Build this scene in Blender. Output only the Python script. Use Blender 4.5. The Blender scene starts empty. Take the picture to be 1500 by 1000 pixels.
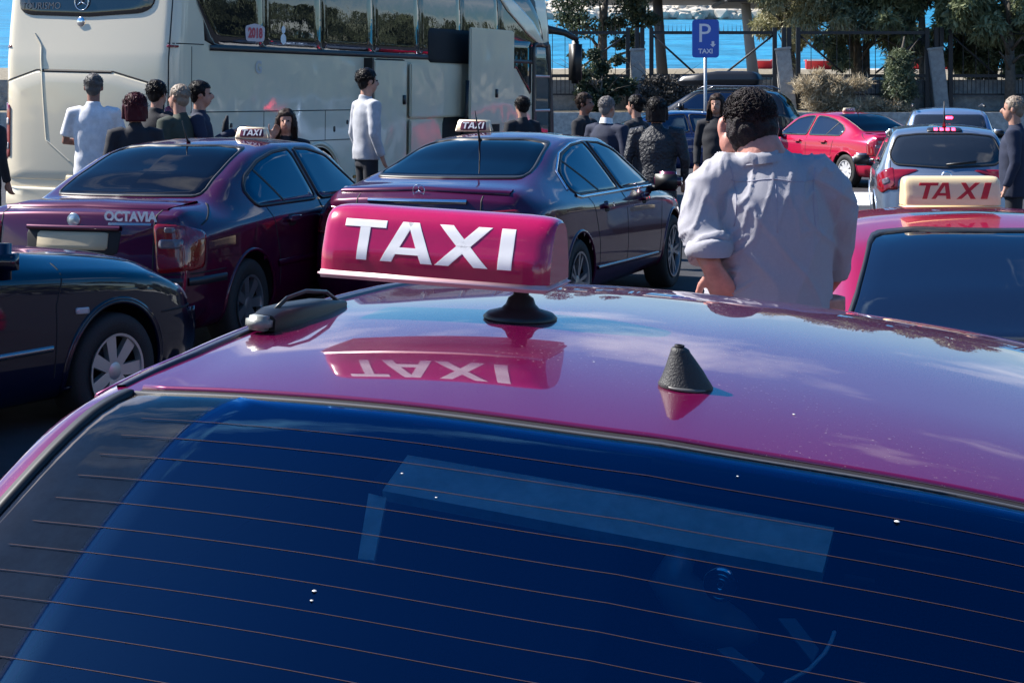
import bpy, bmesh, math, random
import numpy as np
from mathutils import Vector, Matrix
from mathutils.bvhtree import BVHTree
random.seed(7); RNG = np.random.default_rng(7)
R = math.radians
scene = bpy.context.scene
COL = scene.collection

# ---------------------------------------------------------------- camera, world, sun, exposure
F, YH, CH = 2600.0, 140.0, 1.75          # focal length in photo pixels, eye level row, eye height
cam_data = bpy.data.cameras.new('camera'); cam = bpy.data.objects.new('camera', cam_data); COL.objects.link(cam)
cam.location = (0, 0, CH); cam.rotation_euler = (R(90), 0, 0)
cam_data.sensor_width = 36; cam_data.lens = 36*F/1500; cam_data.shift_y = -(500-YH)/1500
cam_data.clip_start = 0.1; cam_data.clip_end = 6000
scene.camera = cam
SUN_AZ, SUN_EL = -72.0, 44.0               # degrees from the view direction (negative: left), elevation
sd = Vector((math.sin(R(SUN_AZ))*math.cos(R(SUN_EL)), math.cos(R(SUN_AZ))*math.cos(R(SUN_EL)), math.sin(R(SUN_EL))))
sl = bpy.data.lights.new('sun', 'SUN'); sl.energy = 5.0; sl.angle = R(0.5); sl.color = (1, .95, .87)
so = bpy.data.objects.new('sun', sl); COL.objects.link(so); so.rotation_euler = sd.to_track_quat('Z', 'Y').to_euler(); so.location = (0, 0, 30)
world = bpy.data.worlds.new('World'); scene.world = world; world.use_nodes = True
wn = world.node_tree.nodes; wl = world.node_tree.links; wn.clear()
wo = wn.new('ShaderNodeOutputWorld'); wb = wn.new('ShaderNodeBackground'); sky = wn.new('ShaderNodeTexSky')
sky.sky_type = 'NISHITA'; sky.sun_disc = False; sky.sun_elevation = R(SUN_EL); sky.sun_rotation = R(SUN_AZ)
sky.ozone_density = 4.0; sky.dust_density = 0.6; sky.air_density = 1.0
wt = wn.new('ShaderNodeTexCoord'); wm = wn.new('ShaderNodeMapping'); wm.inputs['Scale'].default_value = (1.3, 1.3, 3.2)
wnz = wn.new('ShaderNodeTexNoise'); wnz.inputs['Scale'].default_value = 2.1; wnz.inputs['Detail'].default_value = 9; wnz.inputs['Roughness'].default_value = .58
wr_ = wn.new('ShaderNodeValToRGB'); wr_.color_ramp.elements[0].position = .56; wr_.color_ramp.elements[1].position = .72
wr_.color_ramp.elements[0].color = (0, 0, 0, 1); wr_.color_ramp.elements[1].color = (.8, .8, .8, 1)
wsat = wn.new('ShaderNodeHueSaturation'); wsat.inputs['Saturation'].default_value = 1.42
wmix = wn.new('ShaderNodeMixRGB'); wmix.inputs[2].default_value = (9.5, 9.7, 10.2, 1)
wsep = wn.new('ShaderNodeSeparateXYZ'); wmr = wn.new('ShaderNodeMapRange'); wmr.inputs[1].default_value = 0; wmr.inputs[2].default_value = .42; wmr.inputs[3].default_value = .13; wmr.inputs[4].default_value = -.03; wadd = wn.new('ShaderNodeMath'); wadd.operation = 'ADD'
wl.new(wt.outputs['Generated'], wsep.inputs[0]); wl.new(wsep.outputs[2], wmr.inputs[0]); wl.new(wmr.outputs[0], wadd.inputs[0]); wl.new(wnz.outputs[0], wadd.inputs[1])
wl.new(wt.outputs['Generated'], wm.inputs[0]); wl.new(wm.outputs[0], wnz.inputs['Vector']); wl.new(wadd.outputs[0], wr_.inputs[0])
wl.new(sky.outputs[0], wsat.inputs['Color']); wl.new(wsat.outputs[0], wmix.inputs[1]); wl.new(wr_.outputs[0], wmix.inputs[0])
wl.new(wmix.outputs[0], wb.inputs[0]); wl.new(wb.outputs[0], wo.inputs[0]); wb.inputs[1].default_value = 0.08
scene.view_settings.view_transform = 'Standard'; scene.view_settings.look = 'None'
scene.view_settings.exposure = 1.08; scene.view_settings.gamma = 1.0
scene.render.engine = 'CYCLES'; scene.cycles.max_bounces = 8; scene.cycles.transparent_max_bounces = 12

# ---------------------------------------------------------------- materials
MATS = {}
def mat(name, col, rough=.5, metal=0., ior=1.5, coat=0., noise=0., nscale=20., bump=0., bscale=60., trans=0., emit=None, spec=.5, col2=None, sheen=0., det=4, bdist=.01, cior=1.5):
    if name in MATS: return MATS[name]
    m = bpy.data.materials.new(name); m.use_nodes = True; n = m.node_tree.nodes; l = m.node_tree.links
    b = n['Principled BSDF']
    b.inputs['Base Color'].default_value = (*col, 1); b.inputs['Roughness'].default_value = rough; b.inputs['Metallic'].default_value = metal
    b.inputs['IOR'].default_value = ior; b.inputs['Coat Weight'].default_value = coat; b.inputs['Coat Roughness'].default_value = .02
    b.inputs['Specular IOR Level'].default_value = spec; b.inputs['Coat IOR'].default_value = cior; b.inputs['Transmission Weight'].default_value = trans
    if sheen: b.inputs['Sheen Weight'].default_value = sheen
    if emit: b.inputs['Emission Color'].default_value = (*emit[0], 1); b.inputs['Emission Strength'].default_value = emit[1]
    tc = n.new('ShaderNodeTexCoord')
    if noise or col2:
        nz = n.new('ShaderNodeTexNoise'); nz.inputs['Scale'].default_value = nscale; nz.inputs['Detail'].default_value = det; nz.inputs['Roughness'].default_value = .62
        rp = n.new('ShaderNodeValToRGB'); rp.color_ramp.elements[0].position = .36; rp.color_ramp.elements[1].position = .64
        c2 = col2 if col2 else tuple(min(1, c*(1+noise)) for c in col)
        c1 = col if col2 else tuple(c*(1-noise) for c in col)
        rp.color_ramp.elements[0].color = (*c1, 1); rp.color_ramp.elements[1].color = (*c2, 1)
        l.new(tc.outputs['Object'], nz.inputs['Vector']); l.new(nz.outputs[0], rp.inputs[0]); l.new(rp.outputs[0], b.inputs['Base Color'])
    if bump:
        nb = n.new('ShaderNodeTexNoise'); nb.inputs['Scale'].default_value = bscale; nb.inputs['Detail'].default_value = 5
        bp = n.new('ShaderNodeBump'); bp.inputs['Strength'].default_value = bump; bp.inputs['Distance'].default_value = bdist
        l.new(tc.outputs['Object'], nb.inputs['Vector']); l.new(nb.outputs[0], bp.inputs['Height']); l.new(bp.outputs[0], b.inputs['Normal'])
    MATS[name] = m; return m
def paint(name, col, metal=.35, rough=.32, dust=.02, cior=1.55):
    # car lacquer: metallic base under a clear coat, a little dust in the roughness
    if name in MATS: return MATS[name]
    m = mat(name, col, rough, metal, coat=1.0, cior=cior, spec=.12); n = m.node_tree.nodes; l = m.node_tree.links; b = n['Principled BSDF']
    tc = n.new('ShaderNodeTexCoord'); vo = n.new('ShaderNodeTexNoise'); vo.inputs['Scale'].default_value = 900; vo.inputs['Detail'].default_value = 1
    mr = n.new('ShaderNodeMapRange'); mr.inputs[3].default_value = rough-.08; mr.inputs[4].default_value = rough+.12
    l.new(tc.outputs['Object'], vo.inputs['Vector']); l.new(vo.outputs[0], mr.inputs[0]); l.new(mr.outputs[0], b.inputs['Roughness'])
    dz = n.new('ShaderNodeTexNoise'); dz.inputs['Scale'].default_value = 5; dz.inputs['Detail'].default_value = 8
    m2 = n.new('ShaderNodeMapRange'); m2.inputs[3].default_value = .0; m2.inputs[4].default_value = dust*2
    l.new(tc.outputs['Object'], dz.inputs['Vector']); l.new(dz.outputs[0], m2.inputs[0]); l.new(m2.outputs[0], b.inputs['Coat Roughness'])
    return m
def clearglass(name, tint, ior=1.5, rough=0.0, gcol=(1, 1, 1)):
    if name in MATS: return MATS[name]
    m = bpy.data.materials.new(name); m.use_nodes = True; n = m.node_tree.nodes; l = m.node_tree.links; n.clear()
    o = n.new('ShaderNodeOutputMaterial'); mx = n.new('ShaderNodeMixShader'); fr = n.new('ShaderNodeFresnel'); fr.inputs[0].default_value = ior
    gc_ = gcol; t = n.new('ShaderNodeBsdfTransparent'); t.inputs[0].default_value = (*tint, 1); g = n.new('ShaderNodeBsdfGlossy'); g.inputs['Roughness'].default_value = rough; g.inputs[0].default_value = (*gc_, 1)
    l.new(fr.outputs[0], mx.inputs[0]); l.new(t.outputs[0], mx.inputs[1]); l.new(g.outputs[0], mx.inputs[2]); l.new(mx.outputs[0], o.inputs[0])
    MATS[name] = m; return m
BLK = mat('black_plastic', (.012, .012, .014), .45)
SEAM = mat('panel_gap', (.004, .003, .006), .7)
RUB = mat('tyre_rubber', (.018, .018, .02), .75, bump=.3, bscale=90)
CHR = mat('chrome', (.75, .76, .8), .12, 1.)
ALU = mat('alloy_rim', (.42, .43, .46), .3, .85)
GLS = mat('tinted_glass', (.006, .007, .012), .02, 0, ior=2.1); GLS.node_tree.nodes['Principled BSDF'].inputs['Specular Tint'].default_value = (.45, .75, 1, 1)
GLD = mat('dark_rear_glass', (.002, .002, .005), .02, 0, ior=1.5, spec=.14)
WHITE = mat('white_plastic', (.8, .8, .8), .35)
REDL = mat('red_lamp_lens', (.22, .005, .012), .1, coat=1)
CLEARL = mat('clear_lamp_lens', (.45, .42, .45), .1, coat=1); SMOKE = mat('smoked_lens', (.13, .10, .12), .12, coat=1)
DARKIN = mat('dark_interior', (.01, .01, .012), .8)

# ---------------------------------------------------------------- object helpers
def thing(name, label, cat, loc=(0, 0, 0), rz=0., group=None, rot=None):
    o = bpy.data.objects.new(name, None); COL.objects.link(o); o.location = loc
    o.rotation_euler = rot if rot else (0, 0, rz); o.empty_display_size = .2
    o['label'] = label; o['category'] = cat
    if group: o['group'] = group
    return o
def tag(o, label=None, cat=None, group=None, kind=None):
    if label: o['label'] = label
    if cat: o['category'] = cat
    if group: o['group'] = group
    if kind: o['kind'] = kind
    return o
def obj(name, me, m, parent=None, smooth=True, loc=None, rot=None):
    if isinstance(me, tuple):
        v, f = me; mm = bpy.data.meshes.new(name); mm.from_pydata([tuple(p) for p in v], [], [tuple(q) for q in f]); me = mm
    elif isinstance(me, bmesh.types.BMesh):
        mm = bpy.data.meshes.new(name); me.to_mesh(mm); me.free(); me = mm
    if smooth:
        me.polygons.foreach_set('use_smooth', [True]*len(me.polygons))
    o = bpy.data.objects.new(name, me); COL.objects.link(o)
    for q in (m if isinstance(m, (list, tuple)) else [m]): me.materials.append(q)
    if parent: o.parent = parent
    if loc: o.location = loc
    if rot: o.rotation_euler = rot
    return o
def flatshade(o, ang=35):
    o.data.update()
    try: o.data.set_sharp_from_angle(angle=R(ang))
    except Exception: pass
    return o
def join(*ms):
    V, Fc = [], []
    for v, f in ms:
        k = len(V); V += [tuple(p) for p in v]; Fc += [tuple(i+k for i in q) for q in f]
    return V, Fc
def box(x0, x1, y0, y1, z0, z1, b=0.):
    if b <= 0:
        v = [(x, y, z) for z in (z0, z1) for y in (y0, y1) for x in (x0, x1)]
        return v, [(0, 2, 3, 1), (4, 5, 7, 6), (0, 1, 5, 4), (2, 6, 7, 3), (0, 4, 6, 2), (1, 3, 7, 5)]
    bm = bmesh.new(); bmesh.ops.create_cube(bm, size=1)
    for q in bm.verts: q.co = Vector(((x0+x1)/2+q.co.x*(x1-x0), (y0+y1)/2+q.co.y*(y1-y0), (z0+z1)/2+q.co.z*(z1-z0)))
    bmesh.ops.bevel(bm, geom=bm.edges[:], offset=b, segments=2, affect='EDGES')
    v = [tuple(q.co) for q in bm.verts]; bm.verts.index_update(); f = [tuple(w.index for w in q.verts) for q in bm.faces]; bm.free(); return v, f
def tube(pts, rad, n=10, cap=True, ell=None):
    """tube through pts; rad scalar/list; ell: list of (rx, ry) with x axis world-ish"""
    pts = [Vector(p) for p in pts]; k = len(pts)
    if not isinstance(rad, (list, tuple)): rad = [rad]*k
    V, Fc = [], []; up = None
    for i, p in enumerate(pts):
        t = (pts[min(i+1, k-1)]-pts[max(i-1, 0)]).normalized()
        if up is None:
            a = Vector((1, 0, 0)) if abs(t.x) < .9 else Vector((0, 1, 0)); u = (a-t*a.dot(t)).normalized()
        else: u = (up-t*up.dot(t)).normalized()
        up = u; w = t.cross(u)
        r = rad[i]; rx, ry = (r if isinstance(r, tuple) else (r, r))
        for j in range(n):
            a = 2*math.pi*j/n; V.append(p+u*math.cos(a)*rx+w*math.sin(a)*ry)
    for i in range(k-1):
        for j in range(n): Fc.append((i*n+j, i*n+(j+1) % n, (i+1)*n+(j+1) % n, (i+1)*n+j))
    if cap: Fc.append(tuple(range(n-1, -1, -1))); Fc.append(tuple((k-1)*n+j for j in range(n)))
    return [tuple(v) for v in V], Fc
def lathe(prof, n=32, axis='x', arc=None):
    V, Fc = [], []
    for r, h in prof:
        for j in range(n):
            a = 2*math.pi*j/n; c, s = math.cos(a)*r, math.sin(a)*r
            V.append((h, c, s) if axis == 'x' else ((c, s, h) if axis == 'z' else (c, h, s)))
    for i in range(len(prof)-1):
        for j in range(n): Fc.append((i*n+j, i*n+(j+1) % n, (i+1)*n+(j+1) % n, (i+1)*n+j))
    return V, Fc
def smooth_poly(pts, r=.03, n=64):
    """round the corners of a 2D polygon and resample it evenly"""
    P = np.array(pts, float); out = []
    k = len(P); rr = r if isinstance(r, (list, tuple)) else [r]*k
    for i in range(k):
        a, b, c = P[i-1], P[i], P[(i+1) % k]; da = a-b; dc = c-b; la, lc = np.linalg.norm(da), np.linalg.norm(dc)
        q = min(rr[i], la*.48, lc*.48); p0 = b+da/la*q; p2 = b+dc/lc*q
        for t in np.linspace(0, 1, 7): out.append((1-t)**2*p0+2*t*(1-t)*b+t*t*p2)
    out = np.array(out+[out[0]]); s = np.r_[0, np.cumsum(np.linalg.norm(np.diff(out, axis=0), axis=1))]
    t = np.linspace(0, s[-1], n+1)[:-1]
    return np.stack([np.interp(t, s, out[:, 0]), np.interp(t, s, out[:, 1])], 1)
class Skin:
    """lays panels, rings and strips on a body surface by ray casting onto it in the thing's own space"""
    def __init__(s, me_or_obj):
        me = me_or_obj.data if hasattr(me_or_obj, 'data') else me_or_obj
        s.b = BVHTree.FromPolygons([v.co.copy() for v in me.vertices], [tuple(p.vertices) for p in me.polygons])
    def hit(s, p, mode, off):
        a, b = float(p[0]), float(p[1])
        o, d = {'R': (Vector((3, a, b)), Vector((-1, 0, 0))), 'L': (Vector((-3, a, b)), Vector((1, 0, 0))),
                'B': (Vector((a, -3, b)), Vector((0, 1, 0))), 'F': (Vector((a, 20, b)), Vector((0, -1, 0))), 'T': (Vector((a, b, 6)), Vector((0, 0, -1)))}[mode]
        h, nn, i, t = s.b.ray_cast(o, d)
        if h is None:
            h, nn, i, t = s.b.find_nearest(o+d*2.2 if mode in 'RLB' else o+d*4)
        if nn.dot(d) > 0: nn = -nn
        return h+nn*off
    def panel(s, poly, mode, off=.004, rings=5, r=.03, n=64, sink=.006):
        P = smooth_poly(poly, r, n) if r is not None else np.array(poly, float); n = len(P); c = P.mean(0); V = [s.hit(p, mode, -sink) for p in P]
        ks = [1.] + [1-(i/rings) for i in range(1, rings)]
        ks = [1., .985]+ks[1:]
        for j, k in enumerate(ks):
            for p in P: V.append(s.hit(c+(p-c)*k, mode, off if j else off*.55))
        V.append(s.hit(c, mode, off)); Fc = []
        for i in range(len(ks)):
            for j in range(n): Fc.append((i*n+j, i*n+(j+1) % n, (i+1)*n+(j+1) % n, (i+1)*n+j))
        b = len(ks)*n
        for j in range(n): Fc.append((b+j, b+(j+1) % n, len(V)-1))
        return s.outward(V, Fc)
    def outward(s, V, Fc):
        vt = 0
        for k in range(len(Fc)//3, len(Fc), max(1, len(Fc)//9)):
            q = [Vector(V[i]) for i in Fc[k]]; nn = (q[1]-q[0]).cross(q[2]-q[0]); h = s.b.find_nearest(q[0]); vt += 1 if nn.dot(h[1]*(1 if (q[0]-h[0]).dot(h[1]) >= -1e-5 else 1)) > 0 else -1
        return (V, [tuple(reversed(f)) for f in Fc]) if vt < 0 else (V, Fc)
    def ring(s, poly, w, mode, off=.005, r=.03, n=72, sink=.004):
        P = smooth_poly(poly, r, n); c = P.mean(0)
        T = np.roll(P, -1, 0)-np.roll(P, 1, 0); T /= np.linalg.norm(T, axis=1)[:, None]; N = np.stack([T[:, 1], -T[:, 0]], 1)
        if ((P-c)*N).sum() < 0: N = -N
        O = P+N*w; V = []
        for Q, of in ((O, -sink), (O, off), (P, off), (P, -sink)): V += [s.hit(q, mode, of) for q in Q]
        return V, [(i*n+j, i*n+(j+1) % n, (i+1)*n+(j+1) % n, (i+1)*n+j) for i in range(3) for j in range(n)]
    def strip(s, line, w, mode, off=.002, sub=6, sink=.003):
        L = []
        for i in range(len(line)-1):
            for t in np.linspace(0, 1, sub, endpoint=False): L.append(np.array(line[i])*(1-t)+np.array(line[i+1])*t)
        L.append(np.array(line[-1])); L = np.array(L, float)
        T = np.gradient(L, axis=0); T /= np.linalg.norm(T, axis=1)[:, None]+1e-9; N = np.stack([T[:, 1], -T[:, 0]], 1)
        V = []
        for p, q in zip(L, N): V += [s.hit(p+q*w/2, mode, -sink), s.hit(p+q*w*.42, mode, off), s.hit(p-q*w*.42, mode, off), s.hit(p-q*w/2, mode, -sink)]
        return V, [(i*4+j, i*4+j+1, i*4+j+5, i*4+j+4) for i in range(len(L)-1) for j in range(3)]
def glyph(ch):
    """strokes polygons of the four letters, height 1"""
    return {'T': ([[(0, .82), (.82, .82), (.82, 1), (0, 1)], [(.31, 0), (.51, 0), (.51, .82), (.31, .82)]], .82),
            'A': ([[(0, 0), (.22, 0), (.56, 1), (.34, 1)], [(.78, 0), (1., 0), (.66, 1), (.44, 1)], [(.25, .2), (.75, .2), (.69, .37), (.31, .37)]], 1.),
            'X': ([[(0, 0), (.25, 0), (.95, 1), (.70, 1)], [(.70, 0), (.95, 0), (.25, 1), (0, 1)]], .95),
            'I': ([[(0, 0), (.22, 0), (.22, 1), (0, 1)]], .22)}[ch]
def textmesh(body, size, shear=0., bold=0.):
    c = bpy.data.curves.new('txt', 'FONT'); c.body = body; c.size = size; c.shear = shear; c.offset = bold; c.extrude = .0; c.resolution_u = 3; c.align_x = 'CENTER'
    o = bpy.data.objects.new('txt', c); COL.objects.link(o); dg = bpy.context.evaluated_depsgraph_get()
    me = o.evaluated_get(dg).to_mesh(); v = [tuple(p.co) for p in me.vertices]; f = [tuple(p.vertices) for p in me.polygons]
    o.to_mesh_clear(); bpy.data.objects.remove(o); return v, f

def crom(P, n):
    """centripetal-ish Catmull-Rom through the rows of P, n samples evenly by parameter"""
    P = np.array(P, float); d = np.r_[0, np.cumsum(np.maximum(np.linalg.norm(np.diff(P, axis=0), axis=1), 1e-6)**.6)]
    t = np.linspace(0, d[-1], n); M = np.zeros_like(P)
    M[1:-1] = (P[2:]-P[:-2])/(d[2:]-d[:-2])[:, None]; M[0] = (P[1]-P[0])/(d[1]-d[0]); M[-1] = (P[-1]-P[-2])/(d[-1]-d[-2])
    i = np.clip(np.searchsorted(d, t, 'right')-1, 0, len(P)-2); h = (d[i+1]-d[i]); s = ((t-d[i])/h)[:, None]; h = h[:, None]
    return (2*s**3-3*s**2+1)*P[i]+(s**3-2*s**2+s)*h*M[i]+(-2*s**3+3*s**2)*P[i+1]+(s**3-s**2)*h*M[i+1]
def pch(x, xs, ys):
    """smooth monotone-ish interpolation"""
    xs = np.array(xs, float); ys = np.array(ys, float); d = np.diff(ys)/np.diff(xs); m = np.zeros(len(xs))
    for i in range(1, len(xs)-1): m[i] = 0 if d[i-1]*d[i] <= 0 else 2*d[i-1]*d[i]/(d[i-1]+d[i])
    m[0], m[-1] = d[0], d[-1]
    i = np.clip(np.searchsorted(xs, x, 'right')-1, 0, len(xs)-2); h = xs[i+1]-xs[i]; s = (x-xs[i])/h
    return (2*s**3-3*s**2+1)*ys[i]+(s**3-2*s**2+s)*h*m[i]+(-2*s**3+3*s**2)*ys[i+1]+(s**3-s**2)*h*m[i+1]

# ---------------------------------------------------------------- car bodies
def car_body(c, ny=150, nv=44):
    """c: keys Y (stations), zt (top centre), zs (shoulder), wr (roof rail half width), drop (rail below top), w, zlow, wy (plan outline)"""
    L = c['Y'][-1]; w0 = c['w']; e = c.get('e', .12)
    ys = np.unique(np.r_[np.linspace(0, e, 8), np.linspace(e, L-e, ny-16), np.linspace(L-e, L, 8)])
    rows = []
    for y in ys:
        zt = pch(y, c['Y'], c['zt']); zs = pch(y, c['Y'], c['zs']); wr = pch(y, c['Y'], c['wr']); dr = pch(y, c['Y'], c['drop'])
        w = w0*pch(y, [0, .05*L, .16*L, .5*L, .82*L, .94*L, L], c.get('plan', [.90, .955, .99, 1, .985, .93, .80]))
        ws = w*.955; zs = min(zs, zt-dr-.008); zr = zt-dr; lo = c.get('low', .20)+(.05 if (y < .3 or y > L-.4) else 0)
        wr_e = min(wr, ws*.96)
        P = [(0, lo), (.55*w, lo), (.86*w, lo+.01), (.955*w, lo+.09), (.985*w, .40), (w, .58), (.992*w, zs-.10), (.982*w, zs-.035), (ws, zs),
             (ws+(wr_e-ws)*.5+.008, zs+(zr-zs)*.5), (wr_e, zr), (wr_e*.86, zr+(zt-zr)*.42), (wr_e*.45, zr+(zt-zr)*.86), (0, zt)]
        S = crom(P, nv); S[0, 0] = 0; S[-1, 0] = 0; rows.append((y, S))
    # ends: shrink rings into rounded faces
    def cap(y, S, sgn, bulge):
        cz = (S[:, 1].min()+S[:, 1].max())/2; out = []
        for k in (.985, .94, .85, .7, .5, .25, .02):
            out.append((y+sgn*bulge*math.sqrt(1-k*k)*.9, np.stack([S[:, 0]*k, cz+(S[:, 1]-cz)*k], 1)))
        return out
    rows = cap(rows[0][0], rows[0][1], -1, c.get('bulge', .05))[::-1]+rows+cap(rows[-1][0], rows[-1][1], 1, c.get('bulgef', .12))
    bow = c.get('bow', .10); lean = c.get('lean', .10); V, Fc = [], []
    for y, S in rows:
        ring = []
        full = [(x, z) for x, z in S]+[(-x, z) for x, z in S[-2:0:-1]]
        for x, z in full:
            yy = y
            fr = math.exp(-max(y, 0)/.45); ff = math.exp(-max(L-y, 0)/.6)
            yy += fr*(bow*(x/w0)**2+lean*(z-.55))
            yy -= ff*(bow*1.9*(x/w0)**2+.06*(z-.5))
            V.append((x, yy, z))
    n = 2*nv-2
    for i in range(len(rows)-1):
        for j in range(n): Fc.append((i*n+j, i*n+(j+1) % n, (i+1)*n+(j+1) % n, (i+1)*n+j))
    Fc.append(tuple(range(n))); k = (len(rows)-1)*n; Fc.append(tuple(k+j for j in range(n-1, -1, -1)))
    # bmesh clean-up
    bm = bmesh.new(); vs = [bm.verts.new(p) for p in V]
    for f in Fc:
        try: bm.faces.new([vs[i] for i in f])
        except ValueError: pass
    bmesh.ops.remove_doubles(bm, verts=bm.verts, dist=.0008); bmesh.ops.recalc_face_normals(bm, faces=bm.faces[:])
    me = bpy.data.meshes.new('body'); bm.to_mesh(me); bm.free(); return me
def cut_arches(o, wy, wz, rr, w, depth=.30, lip=True):
    """open the wheel arches: snap the mesh to the arch circle, drop what is inside, line it with a black tub"""
    sk = Skin(o); bm = bmesh.new(); bm.from_mesh(o.data); lim = w-depth
    for y in wy:
        for v in bm.verts:
            if abs(v.co.x) > lim:
                dy, dz = v.co.y-y, v.co.z-wz; d = math.hypot(dy, dz)
                if abs(d-rr) < .032 and d > 0: v.co.y = y+dy/d*rr; v.co.z = wz+dz/d*rr
    kill = [f for f in bm.faces if any(all(abs(v.co.x) > lim and math.hypot(v.co.y-y, v.co.z-wz) < rr+.0008 for v in f.verts) for y in wy)]
    bmesh.ops.delete(bm, geom=kill, context='FACES'); bm.to_mesh(o.data); bm.free()
    A = np.linspace(-.25, math.pi+.25, 30); m_ = list(o.data.materials)[0]
    for y in wy:
        for s_, k in (('R', 1), ('L', -1)):
            ring = [sk.hit((y+rr*math.cos(a), wz+rr*math.sin(a)), s_, -.001) for a in A]; n = len(ring)
            V = [tuple(p) for p in ring]+[(k*(w-depth-.03), p.y, p.z) for p in ring]+[(k*(w-depth-.03), y, wz)]
            Fc = [(i, i+1, n+i+1, n+i) for i in range(n-1)]+[(n+i, n+i+1, 2*n) for i in range(n-1)]
            obj('arch_liner', (V, Fc), BLK, o.parent)
            if lip: obj('arch_lip', tube([sk.hit((y+(rr+.006)*math.cos(a), wz+(rr+.006)*math.sin(a)), s_, -.004) for a in A], .014, 8), m_, o.parent)
    return o
def wheel(parent, x, y, z, r, side, rim_r, spokes=7, wid=.2, steel=False, double=False, steer=0., rimm=None):
    t = lathe([(rim_r, -wid/2+.01), (r*.93, -wid/2), (r*.985, -wid/2+.02), (r, -wid/2+.05), (r, wid/2-.05), (r*.985, wid/2-.02), (r*.93, wid/2), (rim_r, wid/2-.01), (rim_r*.97, wid/2-.03), (rim_r*.95, -wid/2+.03), (rim_r, -wid/2+.01)], 48)
    w = obj('wheel', t, RUB, parent); w.location = (x, y, z); w.rotation_euler = (0, 0, (0 if side > 0 else math.pi)+steer)
    parts = [lathe([(rim_r*1.0, wid/2-.005), (rim_r*1.01, wid/2+.004), (rim_r*.94, wid/2+.002), (rim_r*.92, wid/2-.04)], 40),
             lathe([(.001, wid/2-.012), (.03, wid/2-.012), (.055, wid/2-.02), (.06, wid/2-.05)], 20)]
    for k in range(spokes):
        a0 = 2*math.pi*k/spokes
        for da in ((-.10, .10) if double else (0,)):
            a = a0+da; ww0, ww1 = (.028, .038) if not double else (.013, .015)
            if steel: ww0, ww1 = .035, .06
            c, s = math.cos(a), math.sin(a); c2, s2 = math.cos(a0+da*1.9), math.sin(a0+da*1.9)
            def P(rad, off, h, cc, ss): return (h, cc*rad-ss*off, ss*rad+cc*off)
            q = [P(.045, -ww0, wid/2-.018, c, s), P(.045, ww0, wid/2-.018, c, s), P(rim_r*.95, ww1, wid/2-.008, c2, s2), P(rim_r*.95, -ww1, wid/2-.008, c2, s2)]
            b = [(p[0]-.035, p[1], p[2]) for p in q]
            parts.append((q+b, [(0, 1, 2, 3), (7, 6, 5, 4), (0, 4, 5, 1), (1, 5, 6, 2), (2, 6, 7, 3), (3, 7, 4, 0)]))
    rm = obj('rim', join(*parts), rimm or ALU, w); flatshade(rm, 40)
    obj('brake_disc', lathe([(.001, -.02), (rim_r*.75, -.02), (rim_r*.75, -.03)], 24), mat('brake_steel', (.08, .07, .07), .5, .6), w)
    return w
def conf(name, sk, m, parent, meshes): return obj(name, join(*meshes) if isinstance(meshes, list) else meshes, m, parent)
def both(fn): return [fn('R'), fn('L')]
def mirror_pair(parent, y, z, x, m, glassm=GLD, h=.17, wd=.24):
    for s in (1, -1):
        v, f = box(-wd/2, wd/2, -.07, .09, -h/2, h/2, .05); v = [(p[0]+s*(x+wd*.55), p[1]+y, p[2]+z) for p in v]
        o = obj('mirror', (v, f), m, parent)
        a = tube([(s*(x-.06), y, z-.07), (s*(x+.1), y, z-.05)], [.03, .025], 8); obj('mirror_arm', a, BLK, o)
        g, gf = box(-wd/2+.02, wd/2-.02, -.078, -.066, -h/2+.02, h/2-.02, .004); obj('mirror_glass', ([(p[0]+s*(x+wd*.55), p[1]+y, p[2]+z) for p in g], gf), glassm, o)
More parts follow.
